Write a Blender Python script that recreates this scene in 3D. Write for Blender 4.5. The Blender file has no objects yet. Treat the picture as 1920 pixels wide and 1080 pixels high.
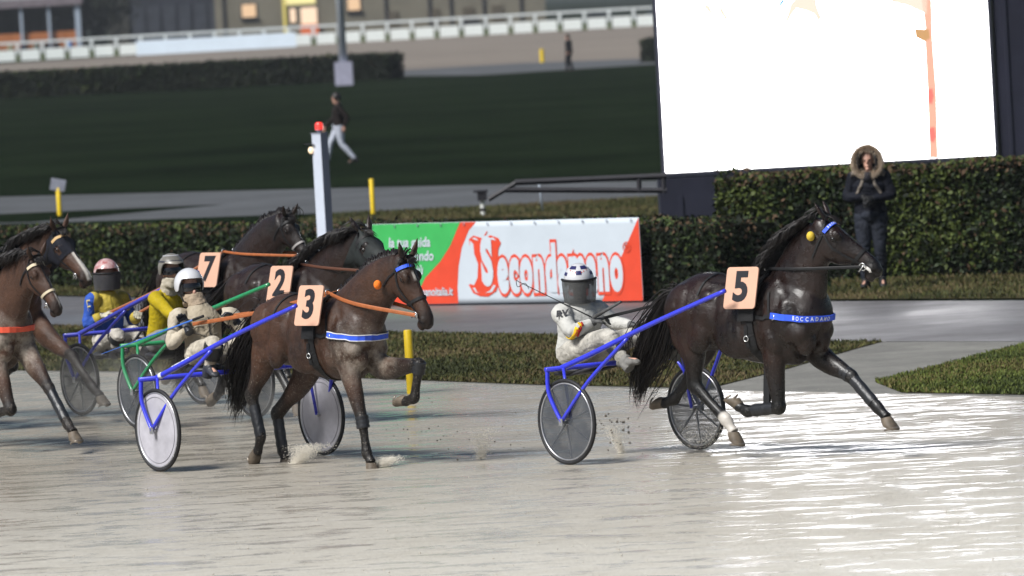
import bpy, bmesh, math, random
import numpy as np
from mathutils import Vector, Matrix, Euler, noise
from mathutils.bvhtree import BVHTree

S = bpy.context.scene
COL = S.collection
PI = math.pi
random.seed(5)
RNG = np.random.default_rng(5)

# ------------------------------------------------------------------ camera
F, CAM_H = 13320.0, 4.0
PITCH, ROLL = math.atan(560 / F), math.radians(3.2)
CAM_R = Euler((PI / 2 - PITCH, 0, 0)).to_matrix() @ Matrix.Rotation(-ROLL, 3, 'Z')
CAM_P = Vector((0, 0, CAM_H))
cd = bpy.data.cameras.new('camera')
cam = bpy.data.objects.new('camera', cd)
COL.objects.link(cam)
cam.matrix_world = Matrix.Translation(CAM_P) @ CAM_R.to_4x4()
cd.sensor_width = 36.0
cd.lens = F / 1920 * 36
cd.clip_start = 1.0
cd.clip_end = 6000
cd.dof.use_dof = True
cd.dof.focus_distance = 60.0
cd.dof.aperture_fstop = 4.5
S.camera = cam

# ------------------------------------------------------------------ night sky and floodlight
SUN_EL, SUN_AZ = math.radians(47), math.radians(38)      # light comes from the left, a little from the stand side
w = bpy.data.worlds.new('World')
S.world = w
w.use_nodes = True
nt = w.node_tree
sky = nt.nodes.new('ShaderNodeTexSky')
sky.sky_type = 'NISHITA'
sky.sun_disc = False
sky.sun_elevation = SUN_EL
sky.sun_rotation = math.atan2(-math.cos(SUN_AZ), -math.sin(SUN_AZ))
nt.links.new(sky.outputs[0], nt.nodes['Background'].inputs[0])
nt.nodes['Background'].inputs[1].default_value = 0.03
sd = bpy.data.lights.new('sun', 'SUN')
sd.energy = 2.9
sd.angle = math.radians(20)
sd.color = (1.0, 0.985, 0.955)
sun = bpy.data.objects.new('sun', sd)
COL.objects.link(sun)
to_sun = Vector((-math.cos(SUN_AZ) * math.cos(SUN_EL), -math.sin(SUN_AZ) * math.cos(SUN_EL), math.sin(SUN_EL)))
sun.rotation_euler = to_sun.to_track_quat('Z', 'Y').to_euler()
sun.location = (-30, 20, 40)
S.view_settings.view_transform = 'Standard'
S.view_settings.look = 'None'
S.view_settings.exposure = 1.08
S.view_settings.gamma = 1.0
S.view_settings.use_curve_mapping = False
S.cycles.max_bounces = 8
S.cycles.transparent_max_bounces = 16
S.cycles.use_denoising = True

# ------------------------------------------------------------------ where a point of the view lies on the ground
def ray(px, py):
    return CAM_R @ Vector(((px - 960) / F, -(py - 540) / F, -1))
def G(px, py, z=0.0):
    d = ray(px, py)
    t = (z - CAM_H) / d.z
    return CAM_P + d * t
def AT(px, py, y):
    d = ray(px, py)
    return CAM_P + d * (y / d.y)
def scale_at(y):
    return F / y

# ------------------------------------------------------------------ materials
MATS = {}
def mat(name, color, rough=0.6, spec=0.5, metal=0.0, var=0.0, vscale=8.0, bump=0.0, bscale=40.0, color2=None,
        emit=None, estr=0.0, coat=0.0, alpha=1.0, sheen=0.0, stretch=(1, 1, 1), rvar=0.0, bdist=0.0):
    if name in MATS: return MATS[name]
    m = bpy.data.materials.new(name)
    m.use_nodes = True
    n, l = m.node_tree.nodes, m.node_tree.links
    b = n['Principled BSDF']
    b.inputs['Roughness'].default_value = rough
    b.inputs['Specular IOR Level'].default_value = spec
    b.inputs['Metallic'].default_value = metal
    b.inputs['Coat Weight'].default_value = coat
    b.inputs['Alpha'].default_value = alpha
    b.inputs['Sheen Weight'].default_value = sheen
    c = tuple(color) + (1,)
    b.inputs['Base Color'].default_value = c
    tc = n.new('ShaderNodeTexCoord')
    mp = n.new('ShaderNodeMapping')
    mp.inputs['Scale'].default_value = stretch
    l.new(tc.outputs['Object'], mp.inputs['Vector'])
    if var > 0 or color2:
        t = n.new('ShaderNodeTexNoise')
        t.inputs['Scale'].default_value = vscale
        t.inputs['Detail'].default_value = 7
        t.inputs['Roughness'].default_value = 0.62
        l.new(mp.outputs[0], t.inputs['Vector'])
        r = n.new('ShaderNodeValToRGB')
        c2 = tuple(color2) + (1,) if color2 else tuple(max(0, x * (1 - var)) for x in color) + (1,)
        c1 = c if color2 else tuple(min(1, x * (1 + var * .6)) for x in color) + (1,)
        r.color_ramp.elements[0].position = 0.34
        r.color_ramp.elements[0].color = c2
        r.color_ramp.elements[1].position = 0.66
        r.color_ramp.elements[1].color = c1
        l.new(t.outputs['Fac'], r.inputs['Fac'])
        l.new(r.outputs[0], b.inputs['Base Color'])
        if rvar:
            mr = n.new('ShaderNodeMapRange')
            mr.inputs['From Min'].default_value = .3
            mr.inputs['From Max'].default_value = .7
            mr.inputs['To Min'].default_value = max(.02, rough - rvar)
            mr.inputs['To Max'].default_value = min(1, rough + rvar)
            l.new(t.outputs['Fac'], mr.inputs['Value'])
            l.new(mr.outputs[0], b.inputs['Roughness'])
    if bump > 0:
        t2 = n.new('ShaderNodeTexNoise')
        t2.inputs['Scale'].default_value = bscale
        t2.inputs['Detail'].default_value = 5
        t2.inputs['Distortion'].default_value = bdist
        l.new(mp.outputs[0], t2.inputs['Vector'])
        bp = n.new('ShaderNodeBump')
        bp.inputs['Strength'].default_value = bump
        bp.inputs['Distance'].default_value = 0.02
        l.new(t2.outputs['Fac'], bp.inputs['Height'])
        l.new(bp.outputs[0], b.inputs['Normal'])
    if emit:
        b.inputs['Emission Color'].default_value = tuple(emit) + (1,)
        b.inputs['Emission Strength'].default_value = estr
    MATS[name] = m
    return m

# ------------------------------------------------------------------ object helpers
def link(o, parent=None):
    COL.objects.link(o)
    if parent is not None: o.parent = parent
    return o
def tag(o, label=None, cat=None, group=None, kind=None):
    if label: o['label'] = label
    if cat: o['category'] = cat
    if group: o['group'] = group
    if kind: o['kind'] = kind
    return o
def empty(name, loc=(0, 0, 0), rz=0.0, label=None, cat=None, group=None):
    o = bpy.data.objects.new(name, None)
    o.empty_display_size = 0.2
    o.location = loc
    o.rotation_euler = (0, 0, rz)
    link(o)
    return tag(o, label, cat, group)
def smooth(me, on=True):
    me.polygons.foreach_set('use_smooth', [on] * len(me.polygons))
def mesh_np(name, V, Fc, m, parent=None, sm=False):
    me = bpy.data.meshes.new(name)
    V = np.asarray(V, dtype=np.float32)
    Fc = np.asarray(Fc, dtype=np.int32)
    k = Fc.shape[1]
    me.vertices.add(len(V)); me.vertices.foreach_set('co', V.ravel())
    me.loops.add(Fc.size); me.loops.foreach_set('vertex_index', Fc.ravel())
    me.polygons.add(len(Fc)); me.polygons.foreach_set('loop_start', np.arange(0, Fc.size, k, dtype=np.int32))
    me.update(calc_edges=True)
    me.validate()
    for q in (m if isinstance(m, (list, tuple)) else [m]): me.materials.append(q)
    if sm: smooth(me)
    return link(bpy.data.objects.new(name, me), parent)

class MB:
    """collects closed shapes; build() links them as one mesh object"""
    def __init__(s): s.v, s.f, s.mi, s.cur = [], [], [], 0
    def add(s, vs, fs):
        b = len(s.v)
        s.v.extend([tuple(x) for x in vs])
        for f in fs:
            s.f.append(tuple(i + b for i in f)); s.mi.append(s.cur)
        return s
    def box(s, c, d, R=None):
        c = Vector(c); hx, hy, hz = d[0] / 2, d[1] / 2, d[2] / 2
        P = [Vector((x, y, z)) for z in (-hz, hz) for y in (-hy, hy) for x in (-hx, hx)]
        if R is not None: P = [R @ p for p in P]
        return s.add([c + p for p in P], [(0, 2, 3, 1), (4, 5, 7, 6), (0, 1, 5, 4), (2, 6, 7, 3), (0, 4, 6, 2), (1, 3, 7, 5)])
    def tube(s, pts, ra, rb=None, lat=None, n=10, caps=True):
        """loft of ellipses: ra along the lateral axis, rb across it"""
        pts = [Vector(p) for p in pts]
        k = len(pts)
        ra = [ra] * k if isinstance(ra, (int, float)) else list(ra)
        rb = ra if rb is None else ([rb] * k if isinstance(rb, (int, float)) else list(rb))
        vs, fs = [], []
        prev = None
        for i, p in enumerate(pts):
            t = (pts[min(i + 1, k - 1)] - pts[max(i - 1, 0)])
            t = t.normalized() if t.length > 1e-9 else Vector((0, 0, 1))
            if lat is not None: L = Vector(lat)
            elif prev is not None: L = prev
            else: L = Vector((0, 1, 0)) if abs(t.y) < .9 else Vector((1, 0, 0))
            L = L - t * L.dot(t)
            if L.length < 1e-4: L = Vector((0, 0, 1)) - t * t.z
            if L.length < 1e-4: L = Vector((1, 0, 0)) - t * t.x
            L.normalize(); prev = L
            B = t.cross(L)
            for j in range(n):
                a = 2 * PI * j / n
                vs.append(p + L * (ra[i] * math.cos(a)) + B * (rb[i] * math.sin(a)))
        for i in range(k - 1):
            for j in range(n):
                a, b = i * n + j, i * n + (j + 1) % n
                fs.append((a, b, b + n, a + n))
        if caps:
            fs.append(tuple(range(n - 1, -1, -1)))
            fs.append(tuple((k - 1) * n + j for j in range(n)))
        return s.add(vs, fs)
    def ell(s, c, r, R=None, nu=14, nv=9):
        c = Vector(c)
        vs = [(0, 0, 1)]
        for i in range(1, nv):
            th = PI * i / nv
            for j in range(nu):
                ph = 2 * PI * j / nu
                vs.append((math.sin(th) * math.cos(ph), math.sin(th) * math.sin(ph), math.cos(th)))
        vs.append((0, 0, -1))
        P = [Vector((x * r[0], y * r[1], z * r[2])) for x, y, z in vs]
        if R is not None: P = [R @ p for p in P]
        fs = [(0, 1 + j, 1 + (j + 1) % nu) for j in range(nu)]
        for i in range(nv - 2):
            for j in range(nu):
                a, b = 1 + i * nu + j, 1 + i * nu + (j + 1) % nu
                fs.append((a, a + nu, b + nu, b))
        last = len(P) - 1
        fs += [(last, 1 + (nv - 2) * nu + (j + 1) % nu, 1 + (nv - 2) * nu + j) for j in range(nu)]
        return s.add([c + p for p in P], fs)
    def torus(s, c, R, r, ax=(0, 1, 0), n=40, m=8, rz=None):
        A = Vector(ax).normalized()
        U = A.orthogonal().normalized(); W = A.cross(U)
        c = Vector(c); vs, fs = [], []
        for i in range(n):
            a = 2 * PI * i / n
            d = U * math.cos(a) + W * math.sin(a)
            for j in range(m):
                b = 2 * PI * j / m
                vs.append(c + d * (R + r * math.cos(b)) + A * ((rz or r) * math.sin(b)))
        for i in range(n):
            for j in range(m):
                fs.append((i * m + j, ((i + 1) % n) * m + j, ((i + 1) % n) * m + (j + 1) % m, i * m + (j + 1) % m))
        return s.add(vs, fs)
    def prism(s, poly, ext):
        """closed polygon (list of 3d points) pushed along ext"""
        k = len(poly); e = Vector(ext)
        vs = [Vector(p) for p in poly] + [Vector(p) + e for p in poly]
        fs = [tuple(range(k - 1, -1, -1)), tuple(range(k, 2 * k))] + [(i, (i + 1) % k, k + (i + 1) % k, k + i) for i in range(k)]
        return s.add(vs, fs)
    def grid(s, fn, nu, nv, thick=0.0):
        """sheet fn(u,v)->(pos, normal); with thickness it is closed"""
        A = [[fn(i / nu, j / nv) for j in range(nv + 1)] for i in range(nu + 1)]
        top = [A[i][j][0] + A[i][j][1] * thick for i in range(nu + 1) for j in range(nv + 1)]
        q = nv + 1
        fs = [(i * q + j, (i + 1) * q + j, (i + 1) * q + j + 1, i * q + j + 1) for i in range(nu) for j in range(nv)]
        if not thick: return s.add(top, fs)
        bot = [A[i][j][0] for i in range(nu + 1) for j in range(nv + 1)]
        o = len(top)
        fs2 = [tuple(o + x for x in reversed(f)) for f in fs]
        rim = [i * q for i in range(nu + 1)] + [nu * q + j for j in range(1, nv + 1)] + [i * q + nv for i in range(nu - 1, -1, -1)] + [j for j in range(nv - 1, 0, -1)]
        k = len(rim)
        side = [(rim[a], o + rim[a], o + rim[(a + 1) % k], rim[(a + 1) % k]) for a in range(k)]
        return s.add(top + bot, fs + fs2 + side)
    def build(s, name, m, parent=None, sm=True, auto=None):
        me = bpy.data.meshes.new(name)
        me.from_pydata(s.v, [], s.f)
        ms = m if isinstance(m, (list, tuple)) else [m]
        for q in ms: me.materials.append(q)
        if len(ms) > 1: me.polygons.foreach_set('material_index', s.mi)
        bm = bmesh.new(); bm.from_mesh(me)
        bmesh.ops.recalc_face_normals(bm, faces=bm.faces)
        bm.to_mesh(me); bm.free()
        if sm:
            smooth(me)
            if auto:
                me.set_sharp_from_angle(angle=math.radians(auto))
        me.update()
        return link(bpy.data.objects.new(name, me), parent)
    def remeshed(s, voxel, iters=4, factor=0.5):
        me = bpy.data.meshes.new('tmp'); me.from_pydata(s.v, [], s.f)
        bm = bmesh.new(); bm.from_mesh(me); bmesh.ops.recalc_face_normals(bm, faces=bm.faces); bm.to_mesh(me); bm.free()
        o = bpy.data.objects.new('tmp', me); COL.objects.link(o)
        r = o.modifiers.new('r', 'REMESH'); r.mode = 'VOXEL'; r.voxel_size = voxel
        if iters:
            q = o.modifiers.new('s', 'SMOOTH'); q.iterations = iters; q.factor = factor
        dg = bpy.context.evaluated_depsgraph_get(); dg.update()
        out = bpy.data.meshes.new_from_object(o.evaluated_get(dg))
        bpy.data.objects.remove(o); bpy.data.meshes.remove(me)
        smooth(out)
        return out

def curve_pts(P, n):
    """Catmull-Rom through rows of numbers, n samples per span"""
    P = [np.array(p, float) for p in P]
    out = []
    for i in range(len(P) - 1):
        a, b, c, d = P[max(i - 1, 0)], P[i], P[i + 1], P[min(i + 2, len(P) - 1)]
        for k in range(n):
            t = k / n
            out.append(.5 * ((2 * b) + (c - a) * t + (2 * a - 5 * b + 4 * c - d) * t * t + (3 * b - a - 3 * c + d) * t ** 3))
    out.append(P[-1])
    return out

def text_mesh(txt, size, m, parent=None, name='lettering', off=0.0, extrude=0.001, shear=0.0, xs=1.0, M=None, space=1.0, align='CENTER'):
    c = bpy.data.curves.new('t', 'FONT')
    c.body = txt; c.size = size; c.offset = off; c.extrude = extrude; c.shear = shear
    c.space_character = space; c.align_x = align; c.align_y = 'CENTER'; c.resolution_u = 4
    o = bpy.data.objects.new('t', c); COL.objects.link(o)
    dg = bpy.context.evaluated_depsgraph_get(); dg.update()
    me = bpy.data.meshes.new_from_object(o.evaluated_get(dg))
    bpy.data.objects.remove(o); bpy.data.curves.remove(c)
    me.transform(Matrix.Diagonal((xs, 1, 1, 1)))
    if M is not None: me.transform(M)
    me.materials.clear(); me.materials.append(m)
    return link(bpy.data.objects.new(name, me), parent)

def frame(o, x, y, z=None):
    """matrix with columns x, y, x*y at origin o"""
    x = Vector(x).normalized(); y = Vector(y); y = (y - x * y.dot(x)).normalized()
    zz = x.cross(y)
    M = Matrix((x, y, zz)).transposed().to_4x4(); M.translation = Vector(o)
    return M

# ------------------------------------------------------------------ ground
def ground_mat(name, base, dark, vs=0.6, rough=0.9, bump=0.3, bs=12.0, spec=0.2, fine=None, rlo=None, wet_scale=0.25, stretch=(1, 1, 1)):
    m = bpy.data.materials.new(name); m.use_nodes = True
    n, l = m.node_tree.nodes, m.node_tree.links
    b = n['Principled BSDF']
    b.inputs['Specular IOR Level'].default_value = spec
    g = n.new('ShaderNodeNewGeometry')
    mp = n.new('ShaderNodeMapping'); mp.inputs['Scale'].default_value = stretch
    l.new(g.outputs['Position'], mp.inputs['Vector'])
    def nz(sc, det=6, ro=.6):
        t = n.new('ShaderNodeTexNoise'); t.inputs['Scale'].default_value = sc; t.inputs['Detail'].default_value = det
        t.inputs['Roughness'].default_value = ro; l.new(mp.outputs[0], t.inputs['Vector']); return t
    t1, t2 = nz(vs), nz(vs * 9, 8, .7)
    mx = n.new('ShaderNodeMath'); mx.operation = 'ADD'
    h = n.new('ShaderNodeMath'); h.operation = 'MULTIPLY'; h.inputs[1].default_value = .6
    h2 = n.new('ShaderNodeMath'); h2.operation = 'MULTIPLY'; h2.inputs[1].default_value = .4
    l.new(t1.outputs['Fac'], h.inputs[0]); l.new(t2.outputs['Fac'], h2.inputs[0])
    l.new(h.outputs[0], mx.inputs[0]); l.new(h2.outputs[0], mx.inputs[1])
    r = n.new('ShaderNodeValToRGB')
    r.color_ramp.elements[0].position = .36; r.color_ramp.elements[0].color = tuple(dark) + (1,)
    r.color_ramp.elements[1].position = .64; r.color_ramp.elements[1].color = tuple(base) + (1,)
    if fine:
        e = r.color_ramp.elements.new(.5); e.color = tuple(fine) + (1,)
    l.new(mx.outputs[0], r.inputs['Fac']); l.new(r.outputs[0], b.inputs['Base Color'])
    if rlo is not None:
        t4 = nz(wet_scale, 7, .65)
        mr = n.new('ShaderNodeMapRange'); mr.inputs['From Min'].default_value = .38; mr.inputs['From Max'].default_value = .62
        mr.inputs['To Min'].default_value = rlo; mr.inputs['To Max'].default_value = rough
        l.new(t4.outputs['Fac'], mr.inputs['Value']); l.new(mr.outputs[0], b.inputs['Roughness'])
    else: b.inputs['Roughness'].default_value = rough
    t3 = nz(bs, 6, .65)
    bp = n.new('ShaderNodeBump'); bp.inputs['Strength'].default_value = bump; bp.inputs['Distance'].default_value = .02
    l.new(t3.outputs['Fac'], bp.inputs['Height']); l.new(bp.outputs[0], b.inputs['Normal'])
    MATS[name] = m
    return m
M_infield = ground_mat('infield grass', (.011, .018, .009), (.004, .007, .004), .10, 1, .6, 6, 0.0)
M_turf = ground_mat('turf soil', (.055, .065, .022), (.025, .028, .012), .8, 1, .6, 14, 0.05, fine=(.05, .042, .02))
M_lane = ground_mat('wet grey lane', (.135, .128, .128), (.075, .07, .072), .35, .62, .35, 10, .5, rlo=.34)
M_backlane = ground_mat('back lane', (.10, .105, .112), (.06, .062, .066), .3, .9, .3, 6, .1)
M_gravel = ground_mat('pale gravel', (.22, .215, .195), (.13, .127, .118), 1.2, .9, .8, 30, .2)
M_fartrack = ground_mat('far track sand', (.20, .175, .15), (.145, .125, .108), .05, 1, .2, 2, .05)

def track_mat():
    m = bpy.data.materials.new('wet sand track'); m.use_nodes = True
    n, l = m.node_tree.nodes, m.node_tree.links
    b = n['Principled BSDF']
    g = n.new('ShaderNodeNewGeometry')
    def mp(sc, rot=0.0):
        q = n.new('ShaderNodeMapping'); q.inputs['Scale'].default_value = sc; q.inputs['Rotation'].default_value = (0, 0, rot)
        l.new(g.outputs['Position'], q.inputs['Vector']); return q
    def nz(v, sc, det=6, ro=.6, dist=0.0):
        t = n.new('ShaderNodeTexNoise'); t.inputs['Scale'].default_value = sc; t.inputs['Detail'].default_value = det
        t.inputs['Roughness'].default_value = ro; t.inputs['Distortion'].default_value = dist
        l.new(v.outputs[0], t.inputs['Vector']); return t
    def mth(op, a, bb):
        q = n.new('ShaderNodeMath'); q.operation = op
        for i, x in enumerate((a, bb)):
            if isinstance(x, (int, float)): q.inputs[i].default_value = x
            else: l.new(x, q.inputs[i])
        return q.outputs[0]
    def ramp(x, stops):
        q = n.new('ShaderNodeValToRGB')
        while len(q.color_ramp.elements) < len(stops): q.color_ramp.elements.new(.5)
        for e, (p, c) in zip(q.color_ramp.elements, stops): e.position = p; e.color = tuple(c) + (1,)
        l.new(x, q.inputs['Fac']); return q.outputs[0]
    def mrange(x, a, bb, c, d):
        q = n.new('ShaderNodeMapRange'); q.inputs['From Min'].default_value = a; q.inputs['From Max'].default_value = bb
        q.inputs['To Min'].default_value = c; q.inputs['To Max'].default_value = d
        l.new(x, q.inputs['Value']); return q.outputs[0]
    raked = mp((.55, 1.2, 1), .05)            # rake lines run along the track
    fine = mp((1, 1, 1))
    s1 = nz(raked, .55, 8, .62, .3)
    s2 = nz(raked, 5.5, 8, .7)
    s3 = nz(fine, 26, 4, .6)
    mixv = mth('ADD', mth('MULTIPLY', s1.outputs['Fac'], .42), mth('ADD', mth('MULTIPLY', s2.outputs['Fac'], .40), mth('MULTIPLY', s3.outputs['Fac'], .18)))
    sep = n.new('ShaderNodeSeparateXYZ'); l.new(g.outputs['Position'], sep.inputs[0])
    # paler sand towards the stand side, darker in the racing line
    dry = mrange(mth('ADD', sep.outputs['Y'], mth('MULTIPLY', mth('SUBTRACT', s1.outputs['Fac'], .5), 7)), 48, 63, 1, 0)
    grain = nz(fine, 55, 3, .7)
    clumps = nz(fine, 9, 5, .7)
    mixv = mth('ADD', mth('MULTIPLY', mixv, .70), mth('ADD', mth('MULTIPLY', grain.outputs['Fac'], .17), mth('MULTIPLY', clumps.outputs['Fac'], .13)))
    darkc = ramp(mixv, [(.41, (.205, .179, .143)), (.5, (.285, .255, .208)), (.59, (.35, .319, .265))])
    palec = ramp(mixv, [(.40, (.38, .345, .28)), (.48, (.53, .495, .42)), (.60, (.64, .61, .54))])
    mx = n.new('ShaderNodeMix'); mx.data_type = 'RGBA'
    l.new(dry, mx.inputs['Factor']); l.new(darkc, mx.inputs['A']); l.new(palec, mx.inputs['B'])
    # standing film of rain water between the raked ridges: smooth and darker where it lies
    film = nz(raked, 2.6, 10, .74, .4)
    lie = mth('SUBTRACT', film.outputs['Fac'], mth('MULTIPLY', dry, .05))
    water = mrange(lie, .475, .54, 0, 1)
    wet = n.new('ShaderNodeMix'); wet.data_type = 'RGBA'; wet.blend_type = 'MULTIPLY'
    l.new(mth('MULTIPLY', water, .8), wet.inputs['Factor']); l.new(mx.outputs['Result'], wet.inputs['A']); wet.inputs['B'].default_value = (.93, .925, .92, 1)
    l.new(wet.outputs['Result'], b.inputs['Base Color'])
    l.new(mrange(water, 0, 1, .46, .13), b.inputs['Roughness'])
    b.inputs['Specular IOR Level'].default_value = .5
    hb = mth('ADD', mth('MULTIPLY', s2.outputs['Fac'], 1.0), mth('ADD', mth('MULTIPLY', s3.outputs['Fac'], .45), mth('MULTIPLY', clumps.outputs['Fac'], .5)))
    bp = n.new('ShaderNodeBump'); bp.inputs['Distance'].default_value = .03
    l.new(mrange(water, 0, 1, .75, .12), bp.inputs['Strength'])
    l.new(hb, bp.inputs['Height']); l.new(bp.outputs[0], b.inputs['Normal'])
    MATS['track'] = m
    return m
M_track = track_mat()

def sheet(name, pts, z, m, label=None, kind='structure'):
    """flat ground sheet from world outline"""
    bm = bmesh.new()
    f = bm.faces.new([bm.verts.new((p[0], p[1], z)) for p in pts])
    bmesh.ops.recalc_face_normals(bm, faces=bm.faces)
    if f.normal.z < 0: bmesh.ops.reverse_faces(bm, faces=bm.faces)
    bmesh.ops.triangulate(bm, faces=bm.faces)
    me = bpy.data.meshes.new(name); bm.to_mesh(me); bm.free()
    me.materials.append(m)
    o = link(bpy.data.objects.new(name, me))
    return tag(o, label, None, None, kind)
def gl(pix):  return [G(x, y) for x, y in pix]
def wig(p, q, n, amp):
    """broken edge between two ground points"""
    out = []
    for i in range(n):
        t = i / n
        a = p.lerp(q, t)
        out.append(Vector((a.x, a.y + amp * (noise.noise((a.x * 2.3, a.y, 3.1)) + .6 * noise.noise((a.x * 7, 2.2, a.y))), 0)))
    return out

sheet('infield', [(-900, -60), (900, -60), (900, 4500), (-900, 4500)], -0.012, M_infield, 'dark mown grass of the racecourse infield')
tr_edge = [G(-400, 692), G(420, 702), G(1000, 724), G(1920, 744), G(2500, 760)]
e = []
for a, b_ in zip(tr_edge[:-1], tr_edge[1:]): e += wig(a, b_, 24, .10)
sheet('race_track', [(-40, 5), (40, 5), tuple(tr_edge[-1])[:2]] + [tuple(p)[:2] for p in reversed(e)], 0.0, M_track, 'wet pale sand trotting track with raked streaks')
lane_top = [(-500, 545), (700, 566), (1500, 565), (2500, 560)]
lane_bot = [(-500, 600), (640, 618), (1480, 640), (2500, 640)]
sheet('gravel_path', gl([(-500, 590), (2500, 590), (2500, 770), (1000, 728), (-500, 700)]), -0.004, M_gravel, 'pale gravel path crossing between the grass verges')
sheet('grey_lane', gl(lane_top + lane_bot[::-1]), 0.0, M_lane, 'wet grey service lane in front of the hedge')
sheet('back_lane', gl([(-300, 376), (640, 352), (1500, 332), (2300, 316), (2300, 372), (900, 386), (640, 398), (60, 418), (-300, 426)]), -0.006, M_backlane, 'grey lane running behind the low hedge')
wedge = sheet('grass_verge', gl([(-300, 404), (0, 401), (420, 383), (60, 416), (-300, 424)]), -0.002, M_infield, 'thin dark grass wedge between the back lanes')
far_edge = [(-60, 157), (640, 141), (740, 142), (1250, 118), (1960, 92)]
far_top = [(-60, 124), (560, 84), (1250, 44), (1960, 4)]
sheet('far_track', gl(far_edge + far_top[::-1]), -0.006, M_fartrack, 'tan sand of the far side of the track')
sheet('far_path', gl([(730, 143), (900, 141), (1250, 119), (1960, 94), (1960, 84), (1250, 108), (980, 118), (740, 132)]), -0.002, M_backlane, 'grey path along the inside of the far track')

# verges with grass blades
def in_poly(x, y, P):
    c = False; j = len(P) - 1
    for i in range(len(P)):
        if (P[i][1] > y) != (P[j][1] > y) and x < (P[j][0] - P[i][0]) * (y - P[i][1]) / (P[j][1] - P[i][1]) + P[i][0]: c = not c
        j = i
    return c
M_blade = []
for i, c in enumerate([(.078, .076, .024), (.054, .060, .018), (.105, .080, .038), (.030, .036, .012)]):
    M_blade.append(mat('grass blade %d' % i, c, .7, .2, var=.3, vscale=3))
M_blade2 = [mat('bright blade %d' % i, c, .7, .2, var=.3, vscale=3) for i, c in enumerate([(.105, .13, .026), (.08, .105, .022), (.125, .105, .038), (.045, .06, .016)])]
def blades(name, poly, n, hmin, hmax, label, mats, z=0.0, wid=.012, weights=(.35, .3, .2, .15)):
    P = [(p[0], p[1]) for p in poly]
    xs, ys = [p[0] for p in P], [p[1] for p in P]
    xy = []
    while len(xy) < n:
        x = RNG.uniform(min(xs), max(xs), 4000); y = RNG.uniform(min(ys), max(ys), 4000)
        for a, b in zip(x, y):
            if in_poly(a, b, P) and noise.noise((a * .9, b * .9, 0)) > -.35 - .5 * RNG.random(): xy.append((a, b))
            if len(xy) >= n: break
    xy = np.array(xy)
    h = RNG.uniform(hmin, hmax, n); an = RNG.uniform(0, PI, n); le = RNG.normal(0, .45, (n, 2)) * h[:, None]
    dx, dy = np.cos(an) * wid, np.sin(an) * wid
    V = np.zeros((n, 3, 3))
    V[:, 0] = np.c_[xy[:, 0] - dx, xy[:, 1] - dy, np.full(n, z)]
    V[:, 1] = np.c_[xy[:, 0] + dx, xy[:, 1] + dy, np.full(n, z)]
    V[:, 2] = np.c_[xy[:, 0] + le[:, 0], xy[:, 1] + le[:, 1], z + h]
    o = mesh_np(name, V.reshape(-1, 3), np.arange(3 * n).reshape(-1, 3), mats)
    clump = np.array([noise.noise((a * .5, b * .5, 7)) for a, b in xy]) + RNG.normal(0, .3, n)
    idx = np.digitize(clump, [-.38, -.08, .20])
    o.data.polygons.foreach_set('material_index', np.array([3, 1, 0, 2])[idx].astype(np.int32))
    return tag(o, label, None, None, 'stuff')
v1 = gl([(-300, 604), (640, 622), (1100, 630), (1480, 641), (1655, 640), (1600, 655), (1480, 690), (1330, 728), (1000, 721), (420, 699), (-300, 690)])
v2 = gl([(2500, 600), (1920, 646), (1780, 682), (1640, 716), (1690, 736), (1920, 740), (2500, 752)])
v3 = gl([(-500, 520), (1560, 540), (1560, 500), (2500, 470), (2500, 556), (1500, 562), (700, 564), (-500, 544)])
sheet('turf_verge', v1, 0.004, M_turf, 'rough turf verge between the track and the grey lane')
sheet('turf_verge', v2, 0.004, M_turf, 'bright turf corner beside the gravel path at the right')
sheet('turf_verge', v3, 0.004, M_turf, 'turf strip at the foot of the hedge')
blades('grass', v1, 90000, .018, .05, 'short rough grass with brown patches along the track edge', M_blade, wid=.014)
blades('grass', v2, 70000, .018, .05, 'bright green grass on the corner beside the gravel path', M_blade2, wid=.014)
v4 = gl([(560, 412), (640, 400), (900, 388), (1250, 368), (1420, 360), (1420, 402), (900, 408), (560, 424)])
sheet('turf_verge', v4, 0.0, M_turf, 'turf strip between the low hedge and the back lane')
blades('grass', v4, 20000, .02, .07, 'thin brownish grass behind the low hedge', M_blade)
blades('grass', v3, 40000, .02, .07, 'grass growing at the foot of the hedge', M_blade)
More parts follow.
